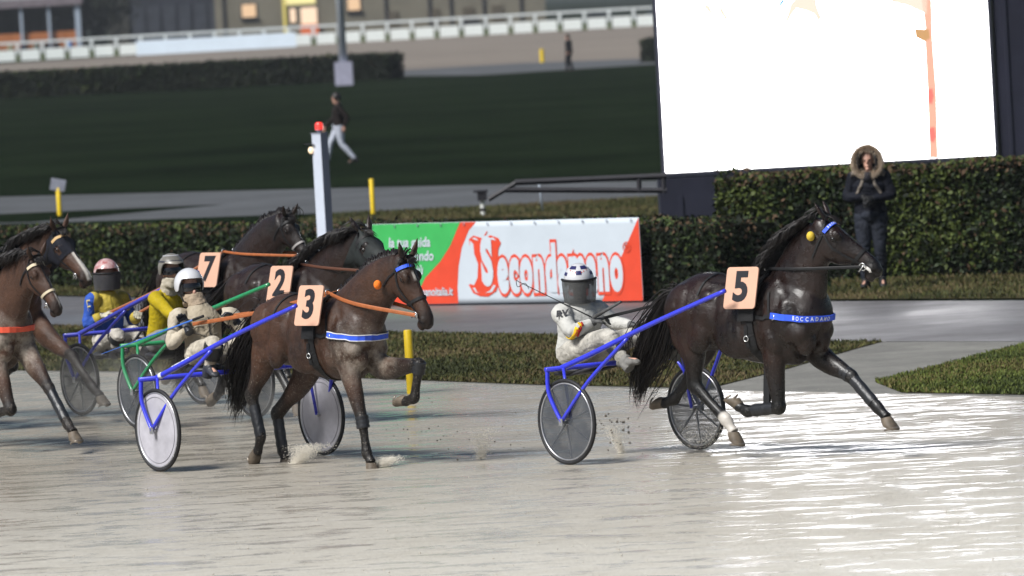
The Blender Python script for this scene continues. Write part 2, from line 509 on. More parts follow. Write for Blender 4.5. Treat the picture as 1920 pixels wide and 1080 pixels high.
# ------------------------------------------------------------------ hedges
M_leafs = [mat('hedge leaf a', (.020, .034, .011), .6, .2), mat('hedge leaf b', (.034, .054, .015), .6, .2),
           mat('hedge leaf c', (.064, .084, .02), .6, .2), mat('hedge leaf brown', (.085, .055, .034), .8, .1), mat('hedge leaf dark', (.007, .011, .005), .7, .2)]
M_twig = mat('hedge twigs', (.016, .018, .010), .95, .05, var=.5, vscale=6)
def hedge(label, a, b, depth, h0, h1, n, size, brown=.0, group=None, bright=.3, dark=0.3, cat='hedge'):
    a, b = Vector((a.x, a.y, 0)), Vector((b.x, b.y, 0))
    d = (b - a); L = d.length; d.normalize(); nn = Vector((-d.y, d.x, 0))
    if nn.y < 0: nn = -nn
    root = empty('hedge', a, math.atan2(d.y, d.x), label, cat, group)
    sgn = 1 if Vector((-d.y, d.x, 0)).y > 0 else -1
    # twiggy heart
    mb = MB(); k = 40
    vs, fs = [], []
    for i in range(k + 1):
        t = i / k; h = h0 + (h1 - h0) * t - size * .8
        ins = size * .9
        for (y, z) in ((ins, 0), (ins, h * .6), (ins + .03, h), (depth - ins, h), (depth - ins, 0)):
            vs.append((ins + t * (L - 2 * ins), sgn * (y + .03 * noise.noise((t * L * 3, z * 3, y))), z))
    for i in range(k):
        for j in range(4): fs.append((i * 5 + j, i * 5 + j + 1, i * 5 + j + 6, i * 5 + j + 5))
    fs += [(4, 3, 2, 1, 0), tuple(k * 5 + j for j in range(5))]
    mb.add(vs, fs); mb.build('branches', M_twig, root, sm=False)
    # leaves on front, top, ends
    fr = RNG.random(n)
    x = RNG.uniform(0, L, n); hh = h0 + (h1 - h0) * x / L
    y = np.zeros(n); z = np.zeros(n)
    top = fr < .34
    end = (fr >= .34) & (fr < .40)
    front = fr >= .40
    y[top] = RNG.uniform(0, depth, top.sum()); z[top] = hh[top]
    y[front] = 0; z[front] = hh[front] * RNG.random(front.sum())
    e0 = RNG.random(end.sum()) < .5
    x[end] = np.where(e0, 0, L); y[end] = RNG.uniform(0, depth, end.sum()); z[end] = hh[end] * RNG.random(end.sum())
    bulge = np.array([noise.noise((p * 1.3, q * 1.6, r * 1.6)) + .5 * noise.noise((p * 4, q * 4, r * 4)) for p, q, r in zip(x, y, z)])
    off = .05 * bulge + RNG.normal(0, size * .45, n)
    y += np.where(front, -off, 0); z += np.where(top, off * 1.1, 0); x += np.where(end, np.where(x < L / 2, -off, off), RNG.normal(0, .02, n))
    z = np.maximum(z, .01)
    C = np.c_[x, sgn * y, z]
    u = RNG.normal(0, 1, (n, 3)); u /= np.linalg.norm(u, axis=1)[:, None]
    v = np.cross(u, RNG.normal(0, 1, (n, 3))); v /= np.linalg.norm(v, axis=1)[:, None]
    s = size * RNG.uniform(.6, 1.25, n)[:, None]
    V = np.stack([C - u * s, C + v * s * .55, C + u * s, C - v * s * .55], 1).reshape(-1, 3)
    o = mesh_np('foliage', V, np.arange(4 * n).reshape(-1, 4), M_leafs, root)
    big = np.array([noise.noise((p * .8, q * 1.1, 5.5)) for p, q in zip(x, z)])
    val = bulge * .6 + big * 1.1 + (.35 - x / L * .7) + np.where(top, .45, -.12) + RNG.normal(0, .35, n)  # top leaves picked brighter, front ones darker: the lit top put into leaf colour
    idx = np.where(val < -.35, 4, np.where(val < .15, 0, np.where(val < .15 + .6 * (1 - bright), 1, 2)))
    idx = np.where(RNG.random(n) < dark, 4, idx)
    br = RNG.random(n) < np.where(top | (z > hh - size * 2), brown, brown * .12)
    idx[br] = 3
    o.data.polygons.foreach_set('material_index', idx.astype(np.int32))
    o['kind'] = 'stuff'
    return root
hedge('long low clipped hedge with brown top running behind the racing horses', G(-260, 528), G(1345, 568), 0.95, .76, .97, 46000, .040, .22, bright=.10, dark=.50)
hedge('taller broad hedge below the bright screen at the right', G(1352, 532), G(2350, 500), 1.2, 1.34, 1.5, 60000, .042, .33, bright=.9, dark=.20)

# ------------------------------------------------------------------ advertising banner
Bl, Br = G(704, 574), G(1216, 566)
Bl.z = Br.z = 0
bx = (Br - Bl); BW = bx.length; bx.normalize(); BH = 1.045
bz = Vector((0, 0, 1)); bn = bz.cross(bx)
if bn.y > 0: bn = -bn
Bl += bn * .10; Br += bn * .10
banner = empty('banner', Bl, 0, 'wide red white and green advertising banner hung along the low hedge', 'banner')
banner.matrix_world = frame(Bl + Vector((0, 0, .02)), bx, bz)      # local x along, y up, z towards the track
M_bwhite = mat('banner white', (.47, .52, .57), .5, .3, var=.06, vscale=1.5, bump=.25, bscale=2.5)
M_bred = mat('banner red', (.60, .055, .022), .5, .4, var=.08, vscale=3)
M_bgreen = mat('banner green', (.04, .36, .085), .5, .4, var=.08, vscale=3)
def billow(x, y): return .005 * noise.noise((x * 1.5, y * 2, 4)) + .0025 * noise.noise((x * 6, y * 1.2, 1))
mb = MB()
mb.grid(lambda u, v: (Vector((u * BW, v * BH, billow(u * BW, v * BH) - .006)), Vector((0, 0, 1))), 60, 14, .006)
mb.build('sheet', M_bwhite, banner)
def flat(name, poly, m, z, hole=None):
    bm = bmesh.new()
    f = bm.faces.new([bm.verts.new((x, y, 0)) for x, y in poly])
    bmesh.ops.triangulate(bm, faces=bm.faces)
    bmesh.ops.subdivide_edges(bm, edges=[e_ for e_ in bm.edges if e_.calc_length() > .15], cuts=3, use_grid_fill=True)
    for v in bm.verts: v.co.z = billow(v.co.x, v.co.y) + z
    bmesh.ops.recalc_face_normals(bm, faces=bm.faces)
    if sum(f.normal.z for f in bm.faces) < 0: bmesh.ops.reverse_faces(bm, faces=bm.faces)
    me = bpy.data.meshes.new(name); bm.to_mesh(me); bm.free(); me.materials.append(m)
    return link(bpy.data.objects.new(name, me), banner)
def bp(px, py):
    """photo position -> banner coordinates"""
    d = ray(px, py); o = CAM_P
    nrm = banner.matrix_world.to_3x3().col[2]
    t = (banner.matrix_world.translation - o).dot(nrm) / d.dot(nrm)
    q = banner.matrix_world.inverted() @ (o + d * t)
    return (q.x, q.y)
def bx_poly(P): return [(min(max(x, .004), BW - .004), min(max(y, .004), BH - .004)) for x, y in [bp(*p) for p in P]]
L_, R_, T_, B_ = -60, 2400, 300, 700
gcurve = [(862, 405), (857, 430), (845, 460), (826, 490), (798, 520), (790, 537)]
wcurve = [(892, 405), (879, 432), (866, 465), (860, 500), (858, 540), (860, 580)]
flat('green_field', bx_poly([(690, 400)] + gcurve + [(690, 542)]), M_bgreen, .004)
flat('red_band', bx_poly(gcurve + [(690, 538), (690, 600)] + wcurve[::-1]), M_bred, .002)
flat('red_corner', bx_poly([(1198, 395), (1203, 440), (1196, 480), (1180, 515), (1158, 545), (1130, 585), (1240, 600), (1240, 395)]), M_bred, .002)
# lettering
def bt(txt, px, py, hpx, m, z, off=0.0, xs=1.0, shear=0.0, name='lettering', space=1.0, rot=0.0):
    x, y = bp(px, py)
    return text_mesh(txt, hpx / 142.0 * 1.0, m, banner, name, off, .001, shear, xs, Matrix.Translation((x, y, z)) @ Matrix.Rotation(rot, 4, 'Z'), space)
for q, (dx, off, m, z) in enumerate([(0, .088, M_bred, .0095), (0, .048, M_bwhite, .0120)]):
    bt('econdamano', 1050, 506, 112, m, z, off, .455, .0, space=1.16)
# the pepper round the initial
def pp(pts): return bx_poly([(860 + x / 5.333, 420 + y / 5.333) for x, y in pts])
flat('emblem', pp([(105, 150), (150, 115), (235, 140), (320, 112), (400, 140), (425, 190), (400, 250), (395, 300), (415, 380), (400, 600), (380, 670), (300, 725), (220, 722), (150, 690), (105, 610), (150, 560), (150, 400), (115, 250)]), M_bred, .0070)
flat('emblem', pp([(118, 165), (150, 200), (160, 300), (198, 400), (192, 540), (160, 610), (118, 600), (140, 560), (150, 480), (145, 380), (112, 240)]), M_bwhite, .0085)
flat('emblem', pp([(135, 142), (170, 135), (205, 165), (170, 160)]), M_bwhite, .0100)
flat('emblem', pp([(290, 140), (350, 135), (380, 165), (330, 155)]), M_bwhite, .0100)
flat('emblem', pp([(145, 640), (170, 635), (190, 680), (220, 690), (180, 685)]), M_bwhite, .0100)
flat('emblem', pp([(270, 690), (320, 665), (355, 605), (375, 615), (340, 680)]), M_bwhite, .0100)
flat('emblem', pp([(250, 130), (285, 70), (292, 76), (262, 135)]), M_bred, .0070)
bt('S', 914, 494, 112, M_bwhite, .0135, .05, .50)
bt('\u00ae', 1176, 465, 26, M_bred, .010)
bt('la tua guida', 768, 455, 25, M_bwhite, .011, .004, .92, .15)
bt('per il mondo', 768, 481, 25, M_bwhite, .011, .004, .92, .15)
bt("e di pi\u00f9", 768, 507, 25, M_bwhite, .011, .004, .92, .15)
bt('www.secondamanoitalia.it', 783, 548, 21, M_bwhite, .011, .003, .80, .1)
for i in range(12):
    x = .12 + i * (BW - .24) / 11
    MB().torus((x, BH - .03, .016), .014, .004, (0, 0, 1), 12, 5).build('eyelet', mat('eyelet steel', (.25, .27, .33), .4, .5, .6), banner)

# ------------------------------------------------------------------ screen
SY = 103.0
sl, sr = AT(1248, 322, SY), AT(1866, 293, SY)
SZ0, SX0, SX1 = (sl.z + sr.z) / 2, sl.x, sr.x
SZ1 = SZ0 + (SX1 - SX0) * .80
screen = empty('video_screen', ((SX0 + SX1) / 2, SY, 0), 0, 'huge glowing white video screen standing behind the hedge', 'screen')
M_case = mat('screen casing', (.012, .013, .022), .6, .3, var=.3, vscale=2)
W_, Hh = SX1 - SX0, SZ1 - SZ0
mb = MB(); mb.box((0, .35, SZ0 + Hh / 2), (W_ + .10, .6, Hh + .12)); mb.build('casing', M_case, screen, sm=False)
M_disp = mat('lit display', (.02, .02, .02), .6, .1, emit=(1, .985, 1), estr=3.8)
mb = MB(); mb.box((0, .03, SZ0 + Hh / 2), (W_, .04, Hh)); mb.build('display', M_disp, screen, sm=False)
def disp(name, pix, color, st, dz=0):
    m = mat('picture %s' % name + str(round(color[1] * 100)), (.02, .02, .02), .6, .1, emit=color, estr=st)
    P = [AT(x, y, SY) for x, y in pix]
    mb = MB(); mb.prism([(p.x - screen.location.x, -dz - .002, min(p.z, SZ1 - .01)) for p in P], (0, .006, 0)); return mb.build(name, m, screen, sm=False)
disp('pictured_pole', [(1725, -30), (1735, 55), (1733, 60), (1739, 170), (1743, 296), (1759, 296), (1756, 170), (1749, 76), (1746, -30)], (.95, .46, .33), .55)
disp('pictured_ball', [(1739, 168), (1748, 166), (1751, 180), (1747, 196), (1740, 190)], (.95, .22, .18), .5, .006)
disp('pictured_ball', [(1741, 240), (1752, 238), (1755, 256), (1750, 268), (1743, 262)], (.95, .22, .18), .5, .006)
disp('pictured_lamp', [(1714, 53), (1742, 55), (1744, 72), (1733, 78), (1717, 70)], (.34, .19, .08), 1.0, .008)
disp('pictured_horse', [(1470, 46), (1476, 28), (1482, 8), (1492, -4), (1530, -6), (1532, 10), (1536, 22), (1542, 34), (1534, 40), (1526, 26), (1510, 20), (1494, 16), (1482, 32), (1478, 44)], (1., .78, .64), .55)
disp('pictured_horse', [(1318, 6), (1330, 10), (1336, 22), (1334, 46), (1332, 26), (1322, 16)], (1., .78, .64), .55)
disp('pictured_horse', [(1346, 8), (1354, 14), (1366, 36), (1360, 38), (1350, 24)], (1., .78, .64), .55)
disp('pictured_horse', [(1668, -6), (1700, -10), (1738, -10), (1738, 26), (1722, 20), (1700, 10), (1672, 4)], (1., .78, .64), .55)
disp('pictured_rider', [(1284, 40), (1290, 38), (1290, 46), (1306, 66), (1303, 68), (1286, 48)], (.35,.7,.85), .5)
disp('pictured_rider', [(1458, 14), (1462, 4), (1468, -4), (1472, 2), (1464, 12)], (.2,.5,.8), .5)
disp('pictured_rider', [(1622, 38), (1634, 20), (1646, 14), (1638, 22), (1626, 38)], (.7,.5,.8), .45)
# trailer under and beside it
trailer = empty('screen_trailer', (SX0, SY, 0), 0, 'dark navy trailer carrying the glowing screen', 'trailer')
M_navy = mat('navy trailer paint', (.017, .018, .032), .55, .3, var=.25, vscale=1.5)
mb = MB(); mb.box((W_ / 2 + .05, .8, .30 + (SZ0 - .36) / 2), (W_ + .3, 1.6, SZ0 - .40)); mb.build('chassis', M_navy, trailer, sm=False)
for k in range(4):
    for yy in (.15, 1.45):
        mb = MB(); mb.tube([(1.0 + .75 * k, yy - .1, .35), (1.0 + .75 * k, yy + .1, .35)], .34, n=20); mb.build('wheel', mat('trailer tyre', (.012, .012, .013), .8, .2), trailer, sm=True, auto=40)
for k in range(5):
    mb = MB(); mb.box((.2 + .9 * k, -.012, .62), (.05, .02, .5)); mb.build('rib', M_navy, trailer, sm=False)
cabinet = empty('equipment_cabin', (SX1, SY, 0), 0, 'tall dark navy cabin beside the right edge of the glowing screen', 'cabin')
mb = MB(); mb.box((1.9, 1.0, 3.2), (3.6, 1.8, 6.4)); mb.build('body', M_navy, cabinet, sm=False)
for k in range(12):
    mb = MB(); mb.box((.25 + .29 * k, .088, 3.2), (.05, .024, 6.2)); mb.build('panel_rib', M_navy, cabinet, sm=False)

# barrier arm left of the screen
M_dark = mat('dark steel', (.016, .015, .02), .6, .4, var=.3, vscale=4)
barrier = empty('barrier_rail', G(1200, 392), 0, 'dark steel drawbar frame reaching left from the screen trailer', 'rail')
def bpt(px, py, y=101.5): return AT(px, py, y) - barrier.location
mb = MB(); mb.tube([bpt(966, 342), bpt(1250, 330)], .045, .05, n=6); mb.build('upper_beam', M_dark, barrier, sm=False)
mb = MB(); mb.tube([bpt(946, 356), bpt(1250, 357)], .04, .045, n=6); mb.build('lower_beam', M_dark, barrier, sm=False)
mb = MB(); mb.tube([bpt(916, 374), bpt(972, 340)], .04, .04, n=6); mb.build('slanted_beam', M_dark, barrier, sm=False)
for x in (1198, 1244):
    mb = MB(); mb.tube([bpt(x, 333), bpt(x + 1, 362)], .04, .04, n=6); mb.build('upright', M_dark, barrier, sm=False)
p = G(906, 404)
hitch = empty('jockey_wheel_post', p, 0, 'short white and black post with dark cap at the drawbar end', 'post')
s_ = F / p.y
hb = 38 / s_
mb = MB(); mb.tube([(0, 0, 0), (0, 0, hb * .75)], .045, n=12); mb.build('post', mat('white post paint', (.65, .66, .62), .5, .4, var=.3, vscale=30), hitch, auto=40)
mb = MB(); mb.tube([(0, 0, hb * .2), (0, 0, hb * .36)], .048, n=12); mb.build('band', M_dark, hitch, auto=40)
mb = MB(); mb.box((0, 0, hb * 1.0), (.17, .17, hb * .5)); mb.box((-.02, -.0, hb * 1.2), (.26, .2, .04)); mb.build('cap', M_dark, hitch, sm=False)
p = G(1018, 397); s_ = F / p.y
stake = MB().tube([(0, 0, 0), (-.05, 0, 62 / s_)], .018, n=8).build('grey_stake', mat('grey stake', (.30, .34, .40), .5, .4), None)
stake.location = p; tag(stake, 'thin grey metal stake in front of the dark drawbar', 'stake')

# ------------------------------------------------------------------ posts
M_yel = mat('yellow paint', (.72, .50, .015), .45, .4, var=.12, vscale=12)
def ypost(px, py0, py1, wpx, label, grp='yellow marker posts'):
    p = G(px, py1); s_ = F / p.y
    t = empty('marker_post', p, 0, label, 'post', grp)
    h = (py1 - py0) / s_
    mb = MB(); mb.tube([(0, 0, 0), (0, 0, h - .01), (0, 0, h)], [wpx / s_ / 2] * 2 + [wpx / s_ / 2.4], n=16); mb.build('post', M_yel, t, auto=40)
    return t, h, s_
ypost(771, 618, 738, 16, 'nearest yellow marker post standing at the sandy track edge')
ypost(700, 335, 404, 9, 'yellow marker post behind the hedge above the green banner end')
ypost(1017, 92, 117, 8, 'tiny distant yellow marker post beside the far track')
t, h, s_ = ypost(112, 352, 404, 9, 'yellow marker post carrying a small grey sign plate')
mb = MB(); mb.box((0, -.03, h + .06), (28 / s_, .02, 22 / s_), Matrix.Rotation(.22, 3, 'Y')); mb.build('sign_plate', mat('grey sign', (.24, .25, .30), .5, .4, var=.2, vscale=8), t, sm=False)

# finishing post with red lamp
p = G(617, 567); s_ = F / p.y
fp = empty('finish_post', p, math.radians(-38), 'square white and grey steel post topped by a red lamp', 'post')
hp = 318 / s_
M_wpost = mat('white steel', (.50, .54, .62), .45, .4, var=.08, vscale=3)
M_gpost = mat('grey steel', (.27, .27, .33), .5, .4, var=.08, vscale=3)
mb = MB(); mb.box((0, 0, hp / 2), (.15, .15, hp)); mb.build('column', M_wpost, fp, sm=False)
mb = MB(); mb.box((0.077, 0, hp / 2), (.003, .148, hp - .01)); mb.build('grey_side', M_gpost, fp, sm=False)
mb = MB(); mb.box((0, 0, hp + .004), (.17, .17, .008)); mb.build('top_plate', M_gpost, fp, sm=False)
mb = MB(); mb.tube([(0, 0, hp + .008), (0, 0, hp + .03), (0, 0, hp + .045)], [.03, .03, .06], n=16); mb.build('lamp_base', M_gpost, fp)
mb = MB(); mb.tube([(0, 0, hp + .045), (0, 0, hp + .12), (0, 0, hp + .145)], [.055, .055, .035], n=16)
mb.build('red_lamp', mat('red lamp glass', (.5, .01, .01), .2, .5, emit=(1, .04, .02), estr=.55), fp, auto=50)
mb = MB()
for k in range(3): mb.torus((0, 0, hp + .06 + .03 * k), .058, .004, (0, 0, 1), 20, 5)
mb.build('lamp_guard', mat('lamp wire', (.3, .25, .25), .4, .5, .7), fp)
R0 = Matrix.Rotation(math.radians(38), 3, 'Z')
q = R0 @ Vector((-.125, -.02, hp - .22))
mb = MB(); mb.ell(q, (.03, .04, .045)); mb.build('side_lamp', mat('side lamp', (.8, .72, .55), .3, .5, emit=(1, .7, .4), estr=.5), fp)
mb = MB(); mb.box(q + R0 @ Vector((-.02, 0, .085)), (.14, .03, .01)); mb.build('lamp_shade', M_dark, fp, sm=False)

# floodlight mast of the far side
p = G(646, 160); s_ = F / p.y
mast = empty('light_mast', p, 0, 'tall grey floodlight mast rising from a pale square base block', 'mast')
mb = MB(); mb.tube([(0, 0, 0), (-0.0, 0, 10), (0, 0, 18)], [8 / s_, 6.5 / s_, 4 / s_], n=12); mb.build('pole', mat('mast steel', (.45, .48, .52), .5, .4, var=.1, vscale=2), mast)
mb = MB(); mb.box((0, 0, 22 / s_), (33 / s_, 33 / s_, 44 / s_)); mb.build('base_block', mat('base block', (.33, .33, .42), .8, .2, var=.15, vscale=4), mast, sm=False)

# far hedges
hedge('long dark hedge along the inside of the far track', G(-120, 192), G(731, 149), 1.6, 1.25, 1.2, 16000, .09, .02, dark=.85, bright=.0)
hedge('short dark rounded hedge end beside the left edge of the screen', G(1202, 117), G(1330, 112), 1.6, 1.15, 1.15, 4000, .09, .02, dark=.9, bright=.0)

# ------------------------------------------------------------------ far rail
M_rail = mat('white rail paint', (.62, .66, .66), .5, .4, var=.1, vscale=2)
M_board = mat('white boards', (.72, .76, .74), .5, .4, var=.08, vscale=1)
M_moss = mat('mossy post foot', (.12, .15, .07), .9, .1, var=.3, vscale=6)
f0, f1 = Vector((AT(-150, 133, 625).x, 625, 0)), Vector((AT(1420, 35, 625).x, 625, 0))
f0.z = f1.z = 0
fd = (f1 - f0); FL = fd.length; fd.normalize()
rail = empty('boundary_rail', f0, math.atan2(fd.y, fd.x), 'white boundary rail with low white boards along the far track', 'fence')
fs_ = F / ((f0.y + f1.y) / 2)
RH = 36 / fs_
npost = int(FL / (46 / fs_))
mb = MB(); mb.box((FL / 2, 0, RH), (FL, .16, .2)); mb.build('top_rail', M_rail, rail, sm=False)
post_me = None
for i in range(npost + 1):
    x = i * FL / npost
    if post_me is None:
        o = MB().box((0, 0, RH / 2), (.26, .12, RH)).build('post', M_rail, rail, sm=False); post_me = o.data
        k = MB().box((0, -.1, RH * .2), (.30, .05, RH * .40)).build('post_foot', M_moss, rail, sm=False); k_me = k.data
    else:
        o = link(bpy.data.objects.new('post', post_me), rail); k = link(bpy.data.objects.new('post_foot', k_me), rail)
    o.location.x = k.location.x = x
bw = FL / npost - .5
bo_me = None
for i in range(npost):
    if bo_me is None:
        o = MB().box((0, -.03, RH * .34), (bw, .06, RH * .56)).build('board', M_board, rail, sm=False); bo_me = o.data
    else: o = link(bpy.data.objects.new('board', bo_me), rail)
    o.location.x = (i + .5) * FL / npost
c0, c1 = Vector((AT(256, 100, 623.5).x, 623.5, 0)), Vector((AT(556, 90, 623.5).x, 623.5, 0))
cov = MB().box((0, 0, 0), ((c1 - c0).length, .06, 27 / fs_)).build('white_hoarding', mat('hoarding', (.66, .76, .86), .5, .4, var=.05, vscale=.5), None, sm=False)
cov.location = (c0 + c1) / 2 + Vector((0, 0, 13.5 / fs_)); cov.rotation_euler = (0, 0, math.atan2((c1 - c0).y, (c1 - c0).x))
tag(cov, 'long plain white hoarding covering part of the far rail', 'hoarding')

# ------------------------------------------------------------------ far buildings
M_tan = mat('tan render', (.17, .155, .12), .9, .1, var=.15, vscale=.4)
M_warm = mat('lit window', (.05, .045, .04), .5, .3, emit=(1, .66, .38), estr=.42)
BY = f0.y + 60
def fx(px, y): return AT(px, 60, y).x
def fz(px, py, y): return AT(px, py, y).z
bld = empty('clubhouse', (fx(760, BY), BY, 0), 0, 'tan rendered clubhouse with warm lit windows and doorway behind the rail', 'building')
ox = bld.location.x
x0, x1 = fx(405, BY) - ox, fx(1025, BY) - ox
mb = MB(); mb.box(((x0 + x1) / 2, 4.0, 5), (x1 - x0, 8, 10)); mb.build('wall', M_tan, bld, sm=False)
mb = MB(); mb.box(((x0 + x1) / 2, 4.0, 10.2), (x1 - x0 + .8, 9, .4)); mb.build('roof', M_dark, bld, sm=False)
def win(px0, px1, py0, py1, m, name='window', sill=True):
    a, b = fx(px0, BY) - ox, fx(px1, BY) - ox
    za, zb = fz((px0 + px1) / 2, py1, BY), fz((px0 + px1) / 2, py0, BY)
    fr = MB().box(((a + b) / 2, -.02, (za + zb) / 2), (b - a + .25, .1, zb - za + .25)).build(name, M_dark if sill else M_tan, bld, sm=False)
    MB().box(((a + b) / 2, -.08, (za + zb) / 2), (b - a, .06, zb - za)).build('pane', m, fr, sm=False)
    if sill: MB().box(((a + b) / 2, -.12, za - .15), (b - a + .4, .3, .15)).build('sill', M_dark, fr, sm=False)
win(456, 482, 8, 32, M_warm); win(655, 678, -4, 19, M_warm)
M_warmw = mat('lit hall', (.05, .045, .04), .5, .3, emit=(1, .72, .5), estr=.55)
win(566, 596, 14, 45, M_warmw, 'window', False); win(546, 556, 16, 42, M_warmw, 'window', False); win(538, 595, -14, 8, mat('lit awning', (.5, .45, .2), .6, .2, emit=(.8, .68, .3), estr=.35), 'window', False)
MB().box(((fx(533, BY) + fx(538, BY)) / 2 - ox, -.1, 2), (.3, .2, 8)).build('yellow_jamb', mat('yellow jamb', (.5, .42, .1), .7, .2, emit=(.8, .65, .2), estr=.15), bld, sm=False)
MB().box(((fx(564, BY) + fx(598, BY)) / 2 - ox, -.3, fz(580, 56, BY)), (fx(598, BY) - fx(564, BY), .4, 22 / (F / BY))).build('orange_counter', mat('orange counter', (.45, .10, .03), .7, .2, emit=(.6, .12, .03), estr=.2), bld, sm=False)
for px in (422, 726, 808, 848, 910, 980):
    MB().box((fx(px, BY) - ox, -.06, 5), (.28, .16, 10)).build('downpipe', M_dark, bld, sm=False)
for px in (815, 738, 880, 935):
    MB().box((fx(px, BY) - ox, -.05, 1.2), (1.1, .1, 2.6)).build('door', mat('far door', (.09, .075, .055), .8, .2), bld, sm=False)
dk = empty('dark_shed', (fx(330, BY), BY + 1, 0), 0, 'dark shuttered shed between the pavilion and the tan clubhouse', 'building')
MB().box((0, 4, 5), (fx(412, BY) - fx(200, BY), 8, 10)).build('wall', mat('shed wall', (.022, .024, .034), .8, .2, var=.3, vscale=.5), dk, sm=False)
for i in range(6):
    MB().box((-3.6 + i * 1.5, -.06, 2.2), (1.2, .12, 4.2)).build('shutter', mat('shed shutter', (.03, .034, .046), .7, .3, var=.3, vscale=1), dk, sm=False)
MB().box((fx(222, BY) - fx(330, BY), -.1, 5), (2.0, .2, 10)).build('pillar', mat('shed pillar', (.06, .058, .05), .9, .1), dk, sm=False)
# grandstand pavilion at the left
PY = f0.y + 40
pv = empty('pavilion', (fx(70, PY), PY, 0), 0, 'open pavilion with grey roof edge and pale columns above the spectators', 'building')
po = pv.location.x
s_ = F / PY
a, b = fx(-160, PY) - po, fx(158, PY) - po
zr = fz(70, 12, PY)
MB().box(((a + b) / 2, 1.5, zr + .35), (b - a, 5, .75)).build('roof', mat('pavilion roof', (.16, .135, .15), .8, .2, var=.2, vscale=1), pv, sm=False)
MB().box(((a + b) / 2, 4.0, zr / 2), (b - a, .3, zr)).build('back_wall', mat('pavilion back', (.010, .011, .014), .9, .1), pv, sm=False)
for px, wv in ((42, .25), (94, .25), (148, .5)):
    MB().box((fx(px, PY) - po, -.6, zr / 2), (wv, .25, zr)).build('column', mat('pale column', (.30, .35, .42), .6, .3), pv, sm=False)
MB().box(((a + b) / 2, -.2, fz(70, 76, PY)), (b - a - .4, .2, 30 / s_)).build('orange_wall', mat('orange wall', (.34, .12, .04), .8, .2, var=.3, vscale=1), pv, sm=False)
tr = empty('bare_tree', (fx(188, PY), PY + 3, 0), 0, 'dark bare tree between the pavilion and the shed', 'tree')
mb = MB(); mb.tube([(0, 0, 0), (.1, 0, 2.5), (-.2, 0, 5), (.3, 0, 8)], [.35, .28, .2, .1], n=8); mb.build('trunk', mat('bark', (.02, .018, .015), .9, .1), tr)
n = 1500
C = RNG.normal(0, 1, (n, 3)) * np.array([1.4, 1.2, 1.3]) + np.array([-.3, 0, 4.4])
u = RNG.normal(0, .22, (n, 3)); v = RNG.normal(0, .12, (n, 3))
mesh_np('crown', np.stack([C - u, C + v, C + u, C - v], 1).reshape(-1, 3), np.arange(4 * n).reshape(-1, 4), mat('dark crown', (.014, .017, .012), .8, .1), tr)['kind'] = 'stuff'
# parked cars behind the rail at the right
def car(px, wpx, color, label, y):
    s_ = F / y
    t = empty('parked_car', (fx(px, y), y, 0), 0, label, 'car', 'cars parked behind the far rail')
    L = wpx / s_; w2 = .85; m = mat('car paint ' + label[:12], color, .3, .5, coat=.5)
    prof = [(-.5, .35), (-.5, .75), (-.42, .95), (-.24, 1.02), (-.12, 1.45), (.2, 1.48), (.36, 1.0), (.49, .9), (.5, .35)]
    mb = MB(); mb.prism([(x * L, -w2, z) for x, z in prof], (0, 2 * w2, 0)); mb.build('body', m, t, sm=False)
    gl_ = mat('car glass', (.02, .025, .03), .1, .6)
    MB().prism([(x * L, -w2 - .01, z) for x, z in [(-.22, 1.05), (-.12, 1.38), (.18, 1.40), (.31, 1.04)]], (0, .02, 0)).build('side_window', gl_, t, sm=False)
    for x in (-.31, .31):
        for yy in (-w2, w2):
            MB().tube([(x * L, yy - .1, .33), (x * L, yy + .1, .33)], .33, n=16).build('wheel', mat('trailer tyre', (.012,) * 3), t, auto=40)
    for yy in (-.6, .6):
        MB().box((L * .5, yy, .75), (.06, .3, .15)).build('headlight', mat('headlight', (.7, .75, .8), .2, .5), t, sm=False)
    return t
car(1120, 100, (.010, .014, .03), 'dark navy car parked nearest the screen edge', f1.y + 5)
car(1235, 96, (.03, .05, .09), 'blue car parked beyond the screen edge', f1.y + 8)
car(880, 90, (.012, .012, .014), 'black low car parked before the tan clubhouse', f1.y + 8)
